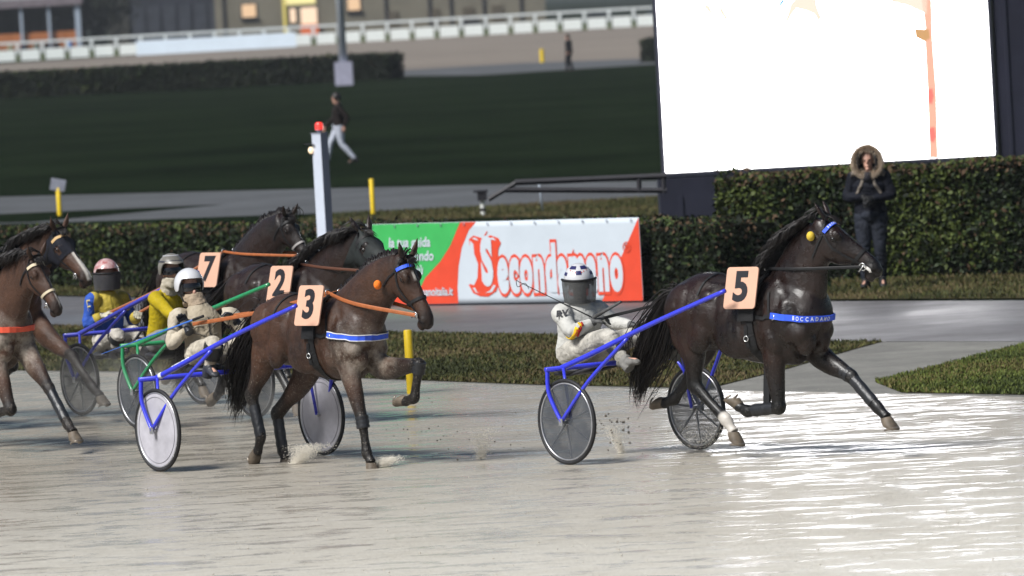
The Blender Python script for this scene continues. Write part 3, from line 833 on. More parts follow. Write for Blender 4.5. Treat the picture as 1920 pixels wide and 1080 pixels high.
# ------------------------------------------------------------------ horses
def coat_mat(name, c1, c2, dark, white=(.46, .43, .39), mud=(.30, .26, .215), rough=.42, wet=0.0):
    m = bpy.data.materials.new(name); m.use_nodes = True
    n, l = m.node_tree.nodes, m.node_tree.links
    b = n['Principled BSDF']
    b.inputs['Coat Weight'].default_value = wet; b.inputs['Coat Roughness'].default_value = .22
    tc = n.new('ShaderNodeTexCoord')
    def nz(sc, det=5, ro=.6, st=(1, 1, 1)):
        q = n.new('ShaderNodeMapping'); q.inputs['Scale'].default_value = st; l.new(tc.outputs['Object'], q.inputs['Vector'])
        t = n.new('ShaderNodeTexNoise'); t.inputs['Scale'].default_value = sc; t.inputs['Detail'].default_value = det; t.inputs['Roughness'].default_value = ro
        l.new(q.outputs[0], t.inputs['Vector']); return t.outputs['Fac']
    def mr(x, a, bb, c, d):
        q = n.new('ShaderNodeMapRange'); q.inputs['From Min'].default_value = a; q.inputs['From Max'].default_value = bb
        q.inputs['To Min'].default_value = c; q.inputs['To Max'].default_value = d; l.new(x, q.inputs['Value']); return q.outputs[0]
    def mul(a, bb):
        q = n.new('ShaderNodeMath'); q.operation = 'MULTIPLY'; q.use_clamp = True
        l.new(a, q.inputs[0]); l.new(bb, q.inputs[1]); return q.outputs[0]
    def mix(fac, a, bb):
        q = n.new('ShaderNodeMix'); q.data_type = 'RGBA'
        l.new(fac, q.inputs['Factor'])
        for k, x in (('A', a), ('B', bb)):
            if isinstance(x, tuple): q.inputs[k].default_value = x + (1,)
            else: l.new(x, q.inputs[k])
        return q.outputs['Result']
    def at(nm):
        q = n.new('ShaderNodeAttribute'); q.attribute_name = nm; return q.outputs['Fac']
    big, fine = nz(2.6, 5), nz(55, 3, .6, (.45, 1, 1))
    hair = nz(90, 4, .8, (.25, 1, .5))
    col = mix(mr(big, .35, .65, 0, 1), c2, c1)
    col = mix(mul(mr(fine, .45, .75, 0, .5), mr(big, .3, .7, .2, 1)), col, dark)
    col = mix(at('dark'), col, dark)
    mudn = nz(7, 7, .7)
    mud_f = mul(at('mud'), mr(mudn, .38, .58, 0, .9))
    speck = mr(nz(75, 3, .6), .60, .68, 0, .75)
    col = mix(mul(at('spat'), speck), col, mud)
    col = mix(mud_f, col, mud)
    col = mix(at('white'), col, white)
    l.new(col, b.inputs['Base Color'])
    l.new(mr(nz(5, 9, .8), .36, .64, rough - .22, rough + .30), b.inputs['Roughness'])
    b.inputs['Specular IOR Level'].default_value = .30
    bp_ = n.new('ShaderNodeBump'); bp_.inputs['Strength'].default_value = .5; bp_.inputs['Distance'].default_value = .012
    ad = n.new('ShaderNodeMath'); ad.operation = 'ADD'
    ad2 = n.new('ShaderNodeMath'); ad2.operation = 'MULTIPLY_ADD'; ad2.inputs[1].default_value = 1.6
    l.new(nz(7, 4, .6), ad2.inputs[0]); l.new(nz(24, 5, .65), ad2.inputs[2])
    l.new(ad2.outputs[0], ad.inputs[0]); l.new(hair, ad.inputs[1])
    l.new(ad.outputs[0], bp_.inputs['Height']); l.new(bp_.outputs[0], b.inputs['Normal'])
    return m
M_black = mat('black leather', (.010, .010, .011), .6, .3, var=.3, vscale=30)
M_hair = mat('dark hair', (.012, .009, .008), .45, .4)
M_hoof = mat('hoof horn', (.12, .095, .07), .6, .3, var=.4, vscale=14)
M_hoofd = mat('muddy hoof', (.07, .068, .07), .5, .4, var=.5, vscale=14)
M_eye = mat('eye', (.006, .005, .005), .08, .6)
M_nost = mat('nostril', (.008, .006, .006), .6, .2)
M_steel = mat('steel', (.62, .62, .62), .25, .5, .9)
M_peach = mat('number cloth peach', (.56, .335, .24), .7, .2, var=.06, vscale=6, bump=.1)
M_ink = mat('ink black', (.012, .012, .016), .6, .3)
M_blue = mat('blue webbing', (.03, .10, .72), .5, .4, var=.15, vscale=20)
M_boot = mat('leg boot', (.014, .015, .018), .4, .5, var=.4, vscale=18, bump=.3)
M_mouth = mat('foam mouth', (.55, .53, .50), .5, .3, var=.3, vscale=30)

TR = [(-.90, 1.22, .06, .07), (-.86, 1.22, .15, .15), (-.78, 1.22, .24, .225), (-.62, 1.205, .31, .275), (-.45, 1.205, .325, .285), (-.25, 1.18, .31, .265), (0, 1.125, .335, .275),
      (.2, 1.12, .355, .275), (.36, 1.14, .385, .255), (.50, 1.15, .385, .235), (.62, 1.14, .325, .215), (.72, 1.10, .22, .185), (.78, 1.07, .11, .11)]
DEF = dict(
    fore_forward=[(.50, .88), (.72, .58), (.90, .33), (.98, .22)],
    fore_folded=[(.46, .88), (.64, .57), (.42, .45), (.31, .52)],
    fore_stance=[(.46, .88), (.48, .50), (.44, .20), (.50, .06)],
    hind_forward=[(-.34, .88), (-.52, .56), (-.28, .27), (-.16, .14)],
    hind_back=[(-.46, .88), (-.88, .60), (-1.10, .32), (-1.2, .24)])

class Horse: pass
def horse(pix, theta, sc, label, legs, poll, muzzle, coat, mud=0.0, white_leg=(), blaze=None, dorsal_hint=(0, 0, 1), lift=0.0,
          mane_side=1, ear=(.9, .1), hood=None, tail_to=None, voxel=.0135, spat=.5, hoofm=None, face_white=False, parts='full'):
    H = Horse()
    th = math.radians(theta)
    org = G(*pix)
    rz = math.atan2(-math.cos(th), math.sin(th))
    root = empty('horse', org, rz, label, 'horse', 'trotting race horses')
    M = Matrix.Translation(org) @ Matrix.Rotation(rz, 4, 'Z'); Mi = M.inverted()
    def HP(px, py, lat):
        o = Mi @ CAM_P; d = Mi.to_3x3() @ ray(px, py)
        return o + d * ((lat - o.y) / d.y)
    H.HP, H.root, H.M, H.Mi = HP, root, M, Mi
    lv = Vector((0, 0, lift))
    mb = MB()
    # trunk
    T = curve_pts([(f * sc, z * sc, a * sc, b * sc) for f, z, a, b in TR], 4)
    mb.tube([Vector((p[0], 0, p[1])) + lv for p in T], [p[3] for p in T], [p[2] for p in T], lat=(0, 1, 0), n=26)
    for s in (-1, 1):
        mb.ell(Vector((.50 * sc, s * .155 * sc, 1.12 * sc)) + lv, (.14 * sc, .10 * sc, .26 * sc), Matrix.Rotation(.45, 3, 'Y'))       # shoulder
        mb.ell(Vector((.62 * sc, s * .13 * sc, 1.05 * sc)) + lv, (.15 * sc, .10 * sc, .13 * sc))          # breast
        mb.ell(Vector((-.60 * sc, s * .155 * sc, 1.22 * sc)) + lv, (.25 * sc, .135 * sc, .24 * sc))       # quarters
        mb.ell(Vector((-.30 * sc, s * .20 * sc, 1.33 * sc)) + lv, (.10 * sc, .06 * sc, .07 * sc))         # hip point
        mb.ell(Vector((.40 * sc, s * .185 * sc, 1.00 * sc)) + lv, (.10 * sc, .075 * sc, .14 * sc), Matrix.Rotation(-.5, 3, 'Y'))     # triceps
        mb.ell(Vector((.66 * sc, s * .085 * sc, .97 * sc)) + lv, (.11 * sc, .085 * sc, .13 * sc))        # pectoral
        mb.ell(Vector((-.42 * sc, s * .205 * sc, 1.05 * sc)) + lv, (.14 * sc, .075 * sc, .19 * sc), Matrix.Rotation(.3, 3, 'Y'))      # stifle
        mb.ell(Vector((-.70 * sc, s * .14 * sc, 1.08 * sc)) + lv, (.10 * sc, .10 * sc, .20 * sc))        # hamstring
        mb.ell(Vector((.02 * sc, s * .19 * sc, 1.02 * sc)) + lv, (.30 * sc, .10 * sc, .20 * sc))         # ribs
    # head frame
    P, Z = Vector(poll), Vector(muzzle)
    ax = (Z - P); HL = ax.length; ax.normalize()
    dn = Vector(dorsal_hint); dn = (dn - ax * dn.dot(ax)).normalized()
    la = dn.cross(ax).normalized()       # lateral, towards the horse's left
    H.P, H.Z, H.ax, H.dn, H.la, H.HL = P, Z, ax, dn, la, HL
    k = HL / .62
    prof = [(-.04, .055, .055), (.02, .095, .08), (.15, .122, .098), (.30, .140, .100), (.42, .128, .088), (.55, .096, .068), (.70, .078, .058), (.84, .074, .060), (.95, .064, .055), (1.02, .036, .034)]
    pr = curve_pts(prof, 3)
    droop = lambda t: -.012 * k * math.sin(min(max(t, 0), 1) * PI) - (.03 * k * max(0, t - .85) / .15)
    pts = [P + ax * (t * HL) - dn * (hd * k - .06 * k - droop(t)) for t, hd, hw in pr]
    mb.tube(pts, [q[2] * k for q in pr], [q[1] * k for q in pr], lat=la, n=20)
    H.headpt = lambda t, side, up: P + ax * (t * HL) + la * side * k + dn * (up * k)
    Rh = Matrix((ax, la, dn)).transposed()
    for s in (-1, 1):
        mb.ell(H.headpt(.30, s * .058, -.125), (.105 * k, .042 * k, .085 * k), Rh)      # cheek
        mb.ell(H.headpt(.26, s * .078, .005), (.05 * k, .028 * k, .036 * k), Rh)        # brow
        mb.ell(H.headpt(.90, s * .044, -.02), (.042 * k, .026 * k, .034 * k), Rh)       # nostril flare
        # ears
        eb = H.headpt(.0, s * .055, .045)
        et = eb + (dn * ear[0] - ax * ear[1] + la * s * .35).normalized() * .17 * k
        mid = eb.lerp(et, .45) + la * s * .008
        mb.tube([eb, mid, et], [.030 * k, .036 * k, .006], [.022 * k, .022 * k, .005], lat=la, n=8)
    mb.ell(H.headpt(.93, 0, -.105), (.05 * k, .042 * k, .03 * k), Rh)                  # chin
    mb.ell(H.headpt(.55, 0, .035), (.20 * k, .022 * k, .016 * k), Rh)                  # nasal bone
    # neck
    w_, c_ = Vector((.46 * sc, 0, 1.25 * sc)) + lv, Vector((.60 * sc, 0, 1.28 * sc)) + lv
    throat = P + ax * (.08 * HL) - dn * (.09 * k)
    mid = w_.lerp(throat, .58) + Vector((-.02, 0, .045 if (P.z - w_.z) > .3 else .02)) * sc
    NK = curve_pts([(*w_, .33 * sc, .17 * sc), (*w_.lerp(mid, .45), .295 * sc, .15 * sc), (*mid, .235 * sc, .122 * sc), (*mid.lerp(throat, .6), .185 * sc, .102 * sc), (*throat, .145 * sc, .09 * sc)], 4)
    mb.tube([p[:3] for p in NK], [p[4] for p in NK], [p[3] for p in NK], lat=(0, 1, 0), n=20)
    # legs
    J = {}
    for nm, pl in legs.items():
        s = 1 if nm[0] == 'L' else -1
        y = s * (.135 if nm[1] == 'F' else .13) * sc
        q = []
        if isinstance(pl, str):
            q = [Vector((f * sc, y, z * sc)) + lv for f, z in DEF[pl]]
        else:
            for (px, py) in pl: q.append(HP(px, py, y))
        J[nm] = q
        a, b, c, d = q
        A = lambda p, r1, r2: (*p, r1 * sc * (1.28 if r1 < .055 else 1.14 if r1 < .08 else 1.03), r2 * sc * (1.28 if r1 < .055 else 1.14 if r1 < .08 else 1.03))
        if nm[1] == 'F':
            top = Vector((.50 * sc, y * 1.05, 1.12 * sc)) + lv
            a = a.lerp(Vector((.47 * sc, y, .88 * sc)) + lv, .3)
            R = [A(top, .11, .17), A(a.lerp(top, .2), .085, .125), A(a.lerp(b, .25), .068, .09), A(a.lerp(b, .62), .049, .062), A(a.lerp(b, .9), .043, .047), A(b, .045, .051), A(b.lerp(c, .15), .038, .041),
                 A(b.lerp(c, .4), .029, .035), A(b.lerp(c, .78), .029, .036), A(c, .037, .044), A(c.lerp(d, .4), .031, .034), A(c.lerp(d, .72), .038, .041)]
        else:
            top = Vector((-.60 * sc, y * 1.0, 1.18 * sc)) + lv
            R = [A(top, .125, .24), A(top.lerp(a, .55), .12, .22), A(a.lerp(top, .1) + Vector((-.03, 0, 0)), .105, .165), A(a.lerp(b, .35), .075, .105), A(a.lerp(b, .7), .05, .06), A(b + (a - b) * .08, .042, .058), A(b, .044, .060),
                 A(b.lerp(c, .16), .037, .046), A(b.lerp(c, .45), .031, .036), A(b.lerp(c, .8), .032, .038), A(c, .038, .046), A(c.lerp(d, .4), .031, .034), A(c.lerp(d, .72), .038, .041)]
        C = curve_pts(R, 3)
        mb.tube([p[:3] for p in C], [p[3] for p in C], [p[4] for p in C], lat=(0, 1, 0), n=14)
        if nm[1] == 'H':    # point of hock
            bk = (b - (a + c) / 2); bk = bk.normalized() if bk.length > .02 else Vector((-1, 0, 0))
            mb.ell(b + bk * .035 * sc + (a - b).normalized() * .03, (.035 * sc, .028 * sc, .045 * sc))
    H.J = J
    me = mb.remeshed(voxel, 3, .5)
    # hollows between the muscles
    me.update()
    GR = [([(.29, .88), (.28, 1.05), (.36, 1.27)], .012, .035, .10), ([(.70, 1.08), (.60, 1.30), (.47, 1.46)], .013, .035, .06), ([(-.20, 1.34), (-.20, 1.12), (-.27, .96)], .014, .05, .10),
          ([(-.50, .98), (-.46, 1.12), (-.42, 1.26)], .010, .03, .10), ([(-.68, .98), (-.67, 1.12), (-.62, 1.30)], .009, .028, .08), ([(.44, 1.02), (.54, 1.16), (.50, 1.34)], .007, .028, .12),
          ([(.44, .96), (.52, .90), (.60, .92)], .010, .03, .06)] + [([(.16 - .085 * q, 1.26), (.11 - .085 * q, 1.08), (.13 - .085 * q, .92)], .0035, .016, .16) for q in range(5)]
    co = np.zeros(len(me.vertices) * 3, np.float32); me.vertices.foreach_get('co', co); co = co.reshape(-1, 3)
    no = np.zeros(len(me.vertices) * 3, np.float32); me.vertices.foreach_get('normal', no); no = no.reshape(-1, 3)
    disp_ = np.zeros(len(co))
    for line, dep, wd_, ymin in GR:
        q = [(a * sc, b_ * sc + lift) for a, b_ in line]
        best = np.full(len(co), 9.)
        for (ax_, az_), (bx_, bz_) in zip(q[:-1], q[1:]):
            d = np.array((bx_ - ax_, bz_ - az_)); u = np.clip(((co[:, 0] - ax_) * d[0] + (co[:, 2] - az_) * d[1]) / (d @ d), 0, 1)
            best = np.minimum(best, np.hypot(co[:, 0] - ax_ - u * d[0], co[:, 2] - az_ - u * d[1]))
        disp_ += dep * np.exp(-(best / wd_) ** 2) * np.clip((np.abs(co[:, 1]) - ymin * sc) / .03, 0, 1)
    # breast furrow
    disp_ += .016 * np.exp(-(co[:, 1] / .022) ** 2) * np.clip((co[:, 0] - .55 * sc) / .1, 0, 1) * np.clip((1.16 * sc - co[:, 2]) / .1, 0, 1)
    lump = np.array([noise.noise((a * 6, b_ * 6, c_ * 6)) for a, b_, c_ in co]) * .004
    co = co - no * disp_[:, None] + no * lump[:, None]
    me.vertices.foreach_set('co', co.astype(np.float32).ravel()); me.update()
    # coat attributes
    N = len(me.vertices); V = np.zeros(N * 3, np.float32); me.vertices.foreach_get('co', V); V = V.reshape(-1, 3).astype(float)
    def segd(p, q):
        p, q = np.array(p), np.array(q); d = q - p
        t = np.clip(((V - p) @ d) / (d @ d), 0, 1)
        return np.linalg.norm(V - (p + t[:, None] * d), axis=1), t
    dark, white, mudv, spv = np.zeros(N), np.zeros(N), np.zeros(N), np.zeros(N)
    for nm, (a, b, c, d) in J.items():
        for p, q, r0, r1 in ((a, b, -.25, .95), (b, c, 1, 1), (c, d, 1, 1)):
            dist, t = segd(p, q)
            near = np.clip((.115 * sc - dist) / .035, 0, 1)
            dark = np.maximum(dark, near * np.clip(r0 + (r1 - r0) * t, 0, 1))
            spv = np.maximum(spv, np.clip((.2 - dist) / .05, 0, 1) * spat)
        if nm in white_leg:
            dist, t = segd(c, d)
            white = np.maximum(white, np.clip((.085 - dist) / .02, 0, 1))
    dz = np.array(Z) - np.array(ax) * .03; dist = np.linalg.norm(V - dz, axis=1)
    dark = np.maximum(dark, np.clip((.15 * k - dist) / (.08 * k), 0, .8))
    hl = (V - np.array(P)); t = hl @ np.array(ax) / HL; sd = hl @ np.array(la) / k; up = hl @ np.array(dn) / k
    if blaze:
        for (t0, t1, s0, wd) in blaze:
            wv = np.clip((t - t0) / .04, 0, 1) * np.clip((t1 - t) / .04, 0, 1) * np.clip((wd - np.abs(sd - s0)) / .012, 0, 1) * (up > -.03)
            white = np.maximum(white, wv)
    if mud:
        dist = np.linalg.norm((V - np.array((.70 * sc, 0, .98 * sc + lift))) / np.array((.30, .34, .26)), axis=1)
        mudv = np.clip(1.25 - dist, 0, 1) * mud
        spv = np.maximum(spv, np.clip(1.8 - dist, 0, 1) * spat)
    spv = np.maximum(spv, np.clip((1.15 * sc - V[:, 2]) / .4, 0, .6) * spat)
    for nm, ar in (('dark', dark), ('white', white), ('mud', mudv), ('spat', spv)):
        at = me.attributes.new(nm, 'FLOAT', 'POINT'); at.data.foreach_set('value', ar.astype(np.float32))
    me.materials.append(coat)
    body = link(bpy.data.objects.new('body', me), root)
    H.body = body
    bv = BVHTree.FromPolygons([tuple(v) for v in V], [tuple(p.vertices) for p in me.polygons])
    H.bvh = bv
    def snap(p, off=.006, frm=None, reach=1.2):
        if frm is not None:
            d = (Vector(p) - Vector(frm)).normalized()
            h = bv.ray_cast(Vector(frm) + d * reach, -d)
            if h[0] is not None: return h[0] + h[1] * off, h[1]
        h = bv.find_nearest(Vector(p))
        return h[0] + h[1] * off, h[1]
    H.snap = snap
    # hooves
    for nm, (a, b, c, d) in J.items():
        A = (d - c).normalized()
        s = -1 if True else 1
        sole = Matrix.Rotation(math.radians(38), 3, 'Y') @ A          # turned back from the pastern
        fwd = Vector((0, 1, 0)).cross(sole).normalized()
        if fwd.dot(A) < 0: fwd = -fwd
        cc = c.lerp(d, .70)
        mbh = MB(); vs, fs = [], []
        for (dd, r, f0) in ((-.004, .048, -.006), (.012, .053, 0), (.050, .062, .015), (.088, .070, .030), (.097, .068, .031)):
            for j in range(16):
                an = 2 * PI * j / 16
                hgt = dd * (1 + .35 * math.cos(an) - .1)
                vs.append(cc + sole * (hgt * sc) + (fwd * (math.cos(an) * r + f0) + Vector((0, 1, 0)) * (math.sin(an) * r * .92)) * sc)
        for i in range(4):
            for j in range(16): fs.append((i * 16 + j, i * 16 + (j + 1) % 16, i * 16 + 16 + (j + 1) % 16, i * 16 + 16 + j))
        fs += [tuple(range(15, -1, -1)), tuple(range(64, 80))]
        mbh.add(vs, fs)
        hm = (hoofm or {}).get(nm, M_hoof)
        ho = mbh.build('hoof', hm, root, auto=45)
        # shoe rim
        so = MB()
        cs = cc + sole * (.099 * sc) + fwd * (.031 * sc)
        ring = [cs + (fwd * math.cos(a_) + Vector((0, 1, 0)) * math.sin(a_) * .92) * (.061 * sc) for a_ in np.linspace(-2.4, 2.4, 15)]
        so.tube(ring, .010, .006, lat=sole, n=6); so.build('shoe', mat('horseshoe', (.28, .24, .2), .4, .5, .7, var=.4, vscale=20), ho)
    # eyes, nostrils, mouth
    for s in (-1, 1):
        p, nn = snap(H.headpt(.27, s * .13, -.035), -.007)
        MB().ell(p, (.021 * k, .021 * k, .021 * k)).build('eye', M_eye, root)
        lid = MB()
        vdir = Rh @ Vector((1, 0, 0)); nrm = nn.normalized()
        e1 = (ax - nrm * ax.dot(nrm)).normalized(); e2 = nrm.cross(e1)
        if e2.dot(dn) < 0: e2 = -e2
        lid.tube([p + nrm * .012 * k + e1 * (x * .026 * k) + e2 * (math.sqrt(max(0, 1 - x * x)) * .017 * k) for x in np.linspace(-1, 1, 9)], .006 * k, n=6)
        lid.build('eyelid', coat, root)
        p, nn = snap(H.headpt(.945, s * .09, -.03), .000)
        nrm = nn.normalized(); e1 = (ax - nrm * ax.dot(nrm)).normalized(); e2 = nrm.cross(e1)
        Rn = Matrix((e1, e2, nrm)).transposed()
        MB().ell(p, (.026 * k, .015 * k, .004), Rn @ Matrix.Rotation(.6, 3, 'Z')).build('nostril', M_nost, root)
    # mouth line
    for s in (-1, 1):
        q = [snap(H.headpt(t_, s * .2, u_), .001)[0] for t_, u_ in ((.80, -.088), (.86, -.092), (.92, -.092), (.98, -.085))]
        MB().tube(q, .004, n=6).build('mouth', M_nost, root)
    # mane
    r = random.Random(hash(label) % 1000)
    r = random.Random(len(label) * 7 + int(pix[0]))
    mbm = MB()
    crest = []
    for i in range(len(NK)):
        p = Vector(NK[i][:3]); tg = (Vector(NK[min(i + 1, len(NK) - 1)][:3]) - Vector(NK[max(i - 1, 0)][:3])).normalized()
        B = Vector((0, 1, 0)).cross(tg).normalized()
        if B.z < 0 : B = -B
        crest.append((p, B, NK[i][3]))
    crest.append((P + dn * .05 * k - ax * .02, dn, .03 * k))
    for i in range(420):
        u = r.uniform(.12, .99) * (len(crest) - 1); a = int(u); f = u - a
        p = crest[a][0].lerp(crest[a + 1][0], f); B = crest[a][1].lerp(crest[a + 1][1], f).normalized(); rad = crest[a][2] * (1 - f) + crest[a + 1][2] * f
        base = snap(p + B * rad * 1.1 + Vector((0, r.uniform(-.025, .025), 0)), -.004)[0]
        L = r.uniform(.16, .34) * sc
        sd_ = mane_side * r.uniform(.4, 1.1)
        back = r.uniform(.3, 1.3)
        v0 = (B * .35 + Vector((-.4 * back, sd_ * .75, .05)))
        p1 = base + v0.normalized() * L * .35
        p2 = p1 + (Vector((-.55 * back, sd_ * .5, -.25))).normalized() * L * .35
        p3 = p2 + (Vector((-.5 * back, sd_ * .25, -.85))).normalized() * L * .35
        mbm.tube([base, p1, p2, p3], [.007, .007, .005, .001], [.003, .003, .0025, .001], n=4)
    # forelock
    for i in range(46):
        b0 = H.headpt(-.02, r.uniform(-.04, .04), .055)
        dv = ax * r.uniform(.7, 1) + dn * .06 + la * r.uniform(-.35, .35)
        mbm.tube([b0, b0 + dn * .022 * k + dv.normalized() * .05 * k, b0 + dn * .012 * k + dv.normalized() * r.uniform(.09, .16) * k], [.005, .004, .001], n=4)
    m_ = mbm.build('mane', M_hair, root); m_['kind'] = 'stuff'
    # tail
    dock = Vector((-.86 * sc, 0, 1.37 * sc)) + lv
    t_end = tail_to if tail_to is not None else Vector((-1.25 * sc, 0, .62 * sc))
    mbt = MB()
    for i in range(420):
        j = Vector((r.gauss(0, .02), r.gauss(0, .025), r.gauss(0, .02)))
        e_ = Vector(t_end) + Vector((r.gauss(0, .035), r.gauss(0, .042), r.gauss(0, .11)))
        q0 = dock + j
        q1 = dock + Vector((-.09 * sc, 0, -.06)) + j * 1.8
        q2 = q1.lerp(e_, .5) + Vector((-.03, 0, -.03)) + j * 2.2 + Vector((r.gauss(0, .018), r.gauss(0, .02), 0))
        C = curve_pts([tuple(q0), tuple(q1), tuple(q2), tuple(e_)], 3)
        mbt.tube(C, [.008, .008, .008, .008, .0075, .007, .006, .005, .003, .001], [.0035] * 9 + [.001], n=4)
    mbt.tube([dock + Vector((.06, 0, 0)), dock + Vector((-.1 * sc, 0, -.01)), dock + Vector((-.17 * sc, 0, -.12))], [.045, .05, .03], n=8)
    m_ = mbt.build('tail', M_hair, root); m_['kind'] = 'stuff'
    H.sc, H.k, H.lv = sc, k, lv
    return H

def strap(H, name, P, width, m, off=.006, thick=.004, centre=None, closed=False, sub=4, parent=None, up=None, reach=1.2):
    """a band laid on the coat through rough points, pressed to the surface"""
    P = [Vector(p) for p in P]
    if closed: P = P + [P[0]]
    C = curve_pts([tuple(p) for p in P], sub)
    rows = []
    for p in C:
        q, nn = H.snap(p, off, centre, reach)
        rows.append((q, nn.normalized()))
    vs, fs = [], []
    n = len(rows)
    for i, (q, nn) in enumerate(rows):
        t = (rows[min(i + 1, n - 1)][0] - rows[max(i - 1, 0)][0]).normalized()
        s = (Vector(up) - t * t.dot(Vector(up))).normalized() if up is not None else nn.cross(t).normalized()
        o = nn * thick
        vs += [q + s * width / 2, q + s * width / 2 + o, q - s * width / 2 + o, q - s * width / 2]
    for i in range(n - 1):
        for j in range(4): fs.append((i * 4 + j, i * 4 + (j + 1) % 4, i * 4 + 4 + (j + 1) % 4, i * 4 + 4 + j))
    fs += [(3, 2, 1, 0), tuple((n - 1) * 4 + j for j in range(4))]
    mb = MB(); mb.add(vs, fs)
    return mb.build(name, m, parent or H.root, sm=False), rows

def bridle(H, brow=M_blue, nose=M_black, cheek=M_black, noseband=True, browtext=None, nose_t=.60):
    h = H.headpt
    s, rows = strap(H, 'browband', [h(.11, -.12, -.04), h(.11, -.07, .05), h(.12, 0, .08), h(.11, .07, .05), h(.11, .12, -.04)], .030 * H.k, brow, .008)
    if browtext:
        put_text(H, browtext, rows, .026 * H.k, s)
    strap(H, 'crownpiece', [h(.10, -.12, -.06), h(.03, -.09, .02), h(.0, 0, .08), h(.03, .09, .02), h(.10, .12, -.06)], .022 * H.k, cheek, .006)
    for sg in (-1, 1):
        strap(H, 'cheek_strap', [h(.12, sg * .14, -.05), h(.30, sg * .14, -.09), h(.50, sg * .12, -.085), h(.74, sg * .12, -.075)], .018 * H.k, cheek, .005)
        strap(H, 'throat_latch', [h(.10, sg * .14, -.06), h(.14, sg * .13, -.16), h(.20, sg * .05, -.27)], .016 * H.k, cheek, .005)
        p, nn = H.snap(h(.79, sg * .12, -.078), .016)
        mb = MB(); mb.torus(p, .030 * H.k, .0055, nn, 18, 6); rg = mb.build('bit_ring', M_steel, H.root)
        e1 = H.ax; e2 = H.dn
        MB().tube([p - e1 * .0 - e2 * .055 * H.k, p + e2 * .03 * H.k], .006, n=6).build('bit_bar', M_steel, rg)
        setattr(H, 'bitL' if sg > 0 else 'bitR', p)
    strap(H, 'overcheck', [h(.02, 0, .12), h(.16, 0, .12), h(.32, 0, .12), h(.48, 0, .1), h(.60, 0, .09)], .014 * H.k, cheek, .005)
    if noseband:
        ps = [h(nose_t, 0.14 * math.sin(a), -.055 + .14 * math.cos(a)) for a in np.linspace(0, 2 * PI, 13)[:-1]]
        strap(H, 'noseband', ps, .026 * H.k, nose, .006, centre=h(nose_t, 0, -.05), closed=True, reach=.16 * H.k)

def put_text(H, txt, rows, size, parent, m=None, lift=.006, at0=.15, at1=.85, flip=False):
    """letters set one after another along a strap"""
    m = m or mat('white print', (.72, .74, .78), .6, .3)
    pts = [r_[0] for r_ in rows]; nrm = [r_[1] for r_ in rows]
    L = [0]
    for a, b in zip(pts[:-1], pts[1:]): L.append(L[-1] + (b - a).length)
    k = len(txt)
    for i, ch in enumerate(txt):
        if ch == ' ': continue
        s = (at0 + (at1 - at0) * (i + .5) / k) * L[-1]
        j = max(q for q in range(len(L) - 1) if L[q] <= s)
        f = (s - L[j]) / max(1e-6, L[j + 1] - L[j])
        p = pts[j].lerp(pts[j + 1], f); nn = nrm[j].lerp(nrm[j + 1], f).normalized(); t = (pts[j + 1] - pts[j]).normalized()
        if flip: t = -t
        y = nn.cross(t)
        text_mesh(ch, size, m, parent, 'letter', .0006, .0008, 0, .8, frame(p + nn * lift, t, y))

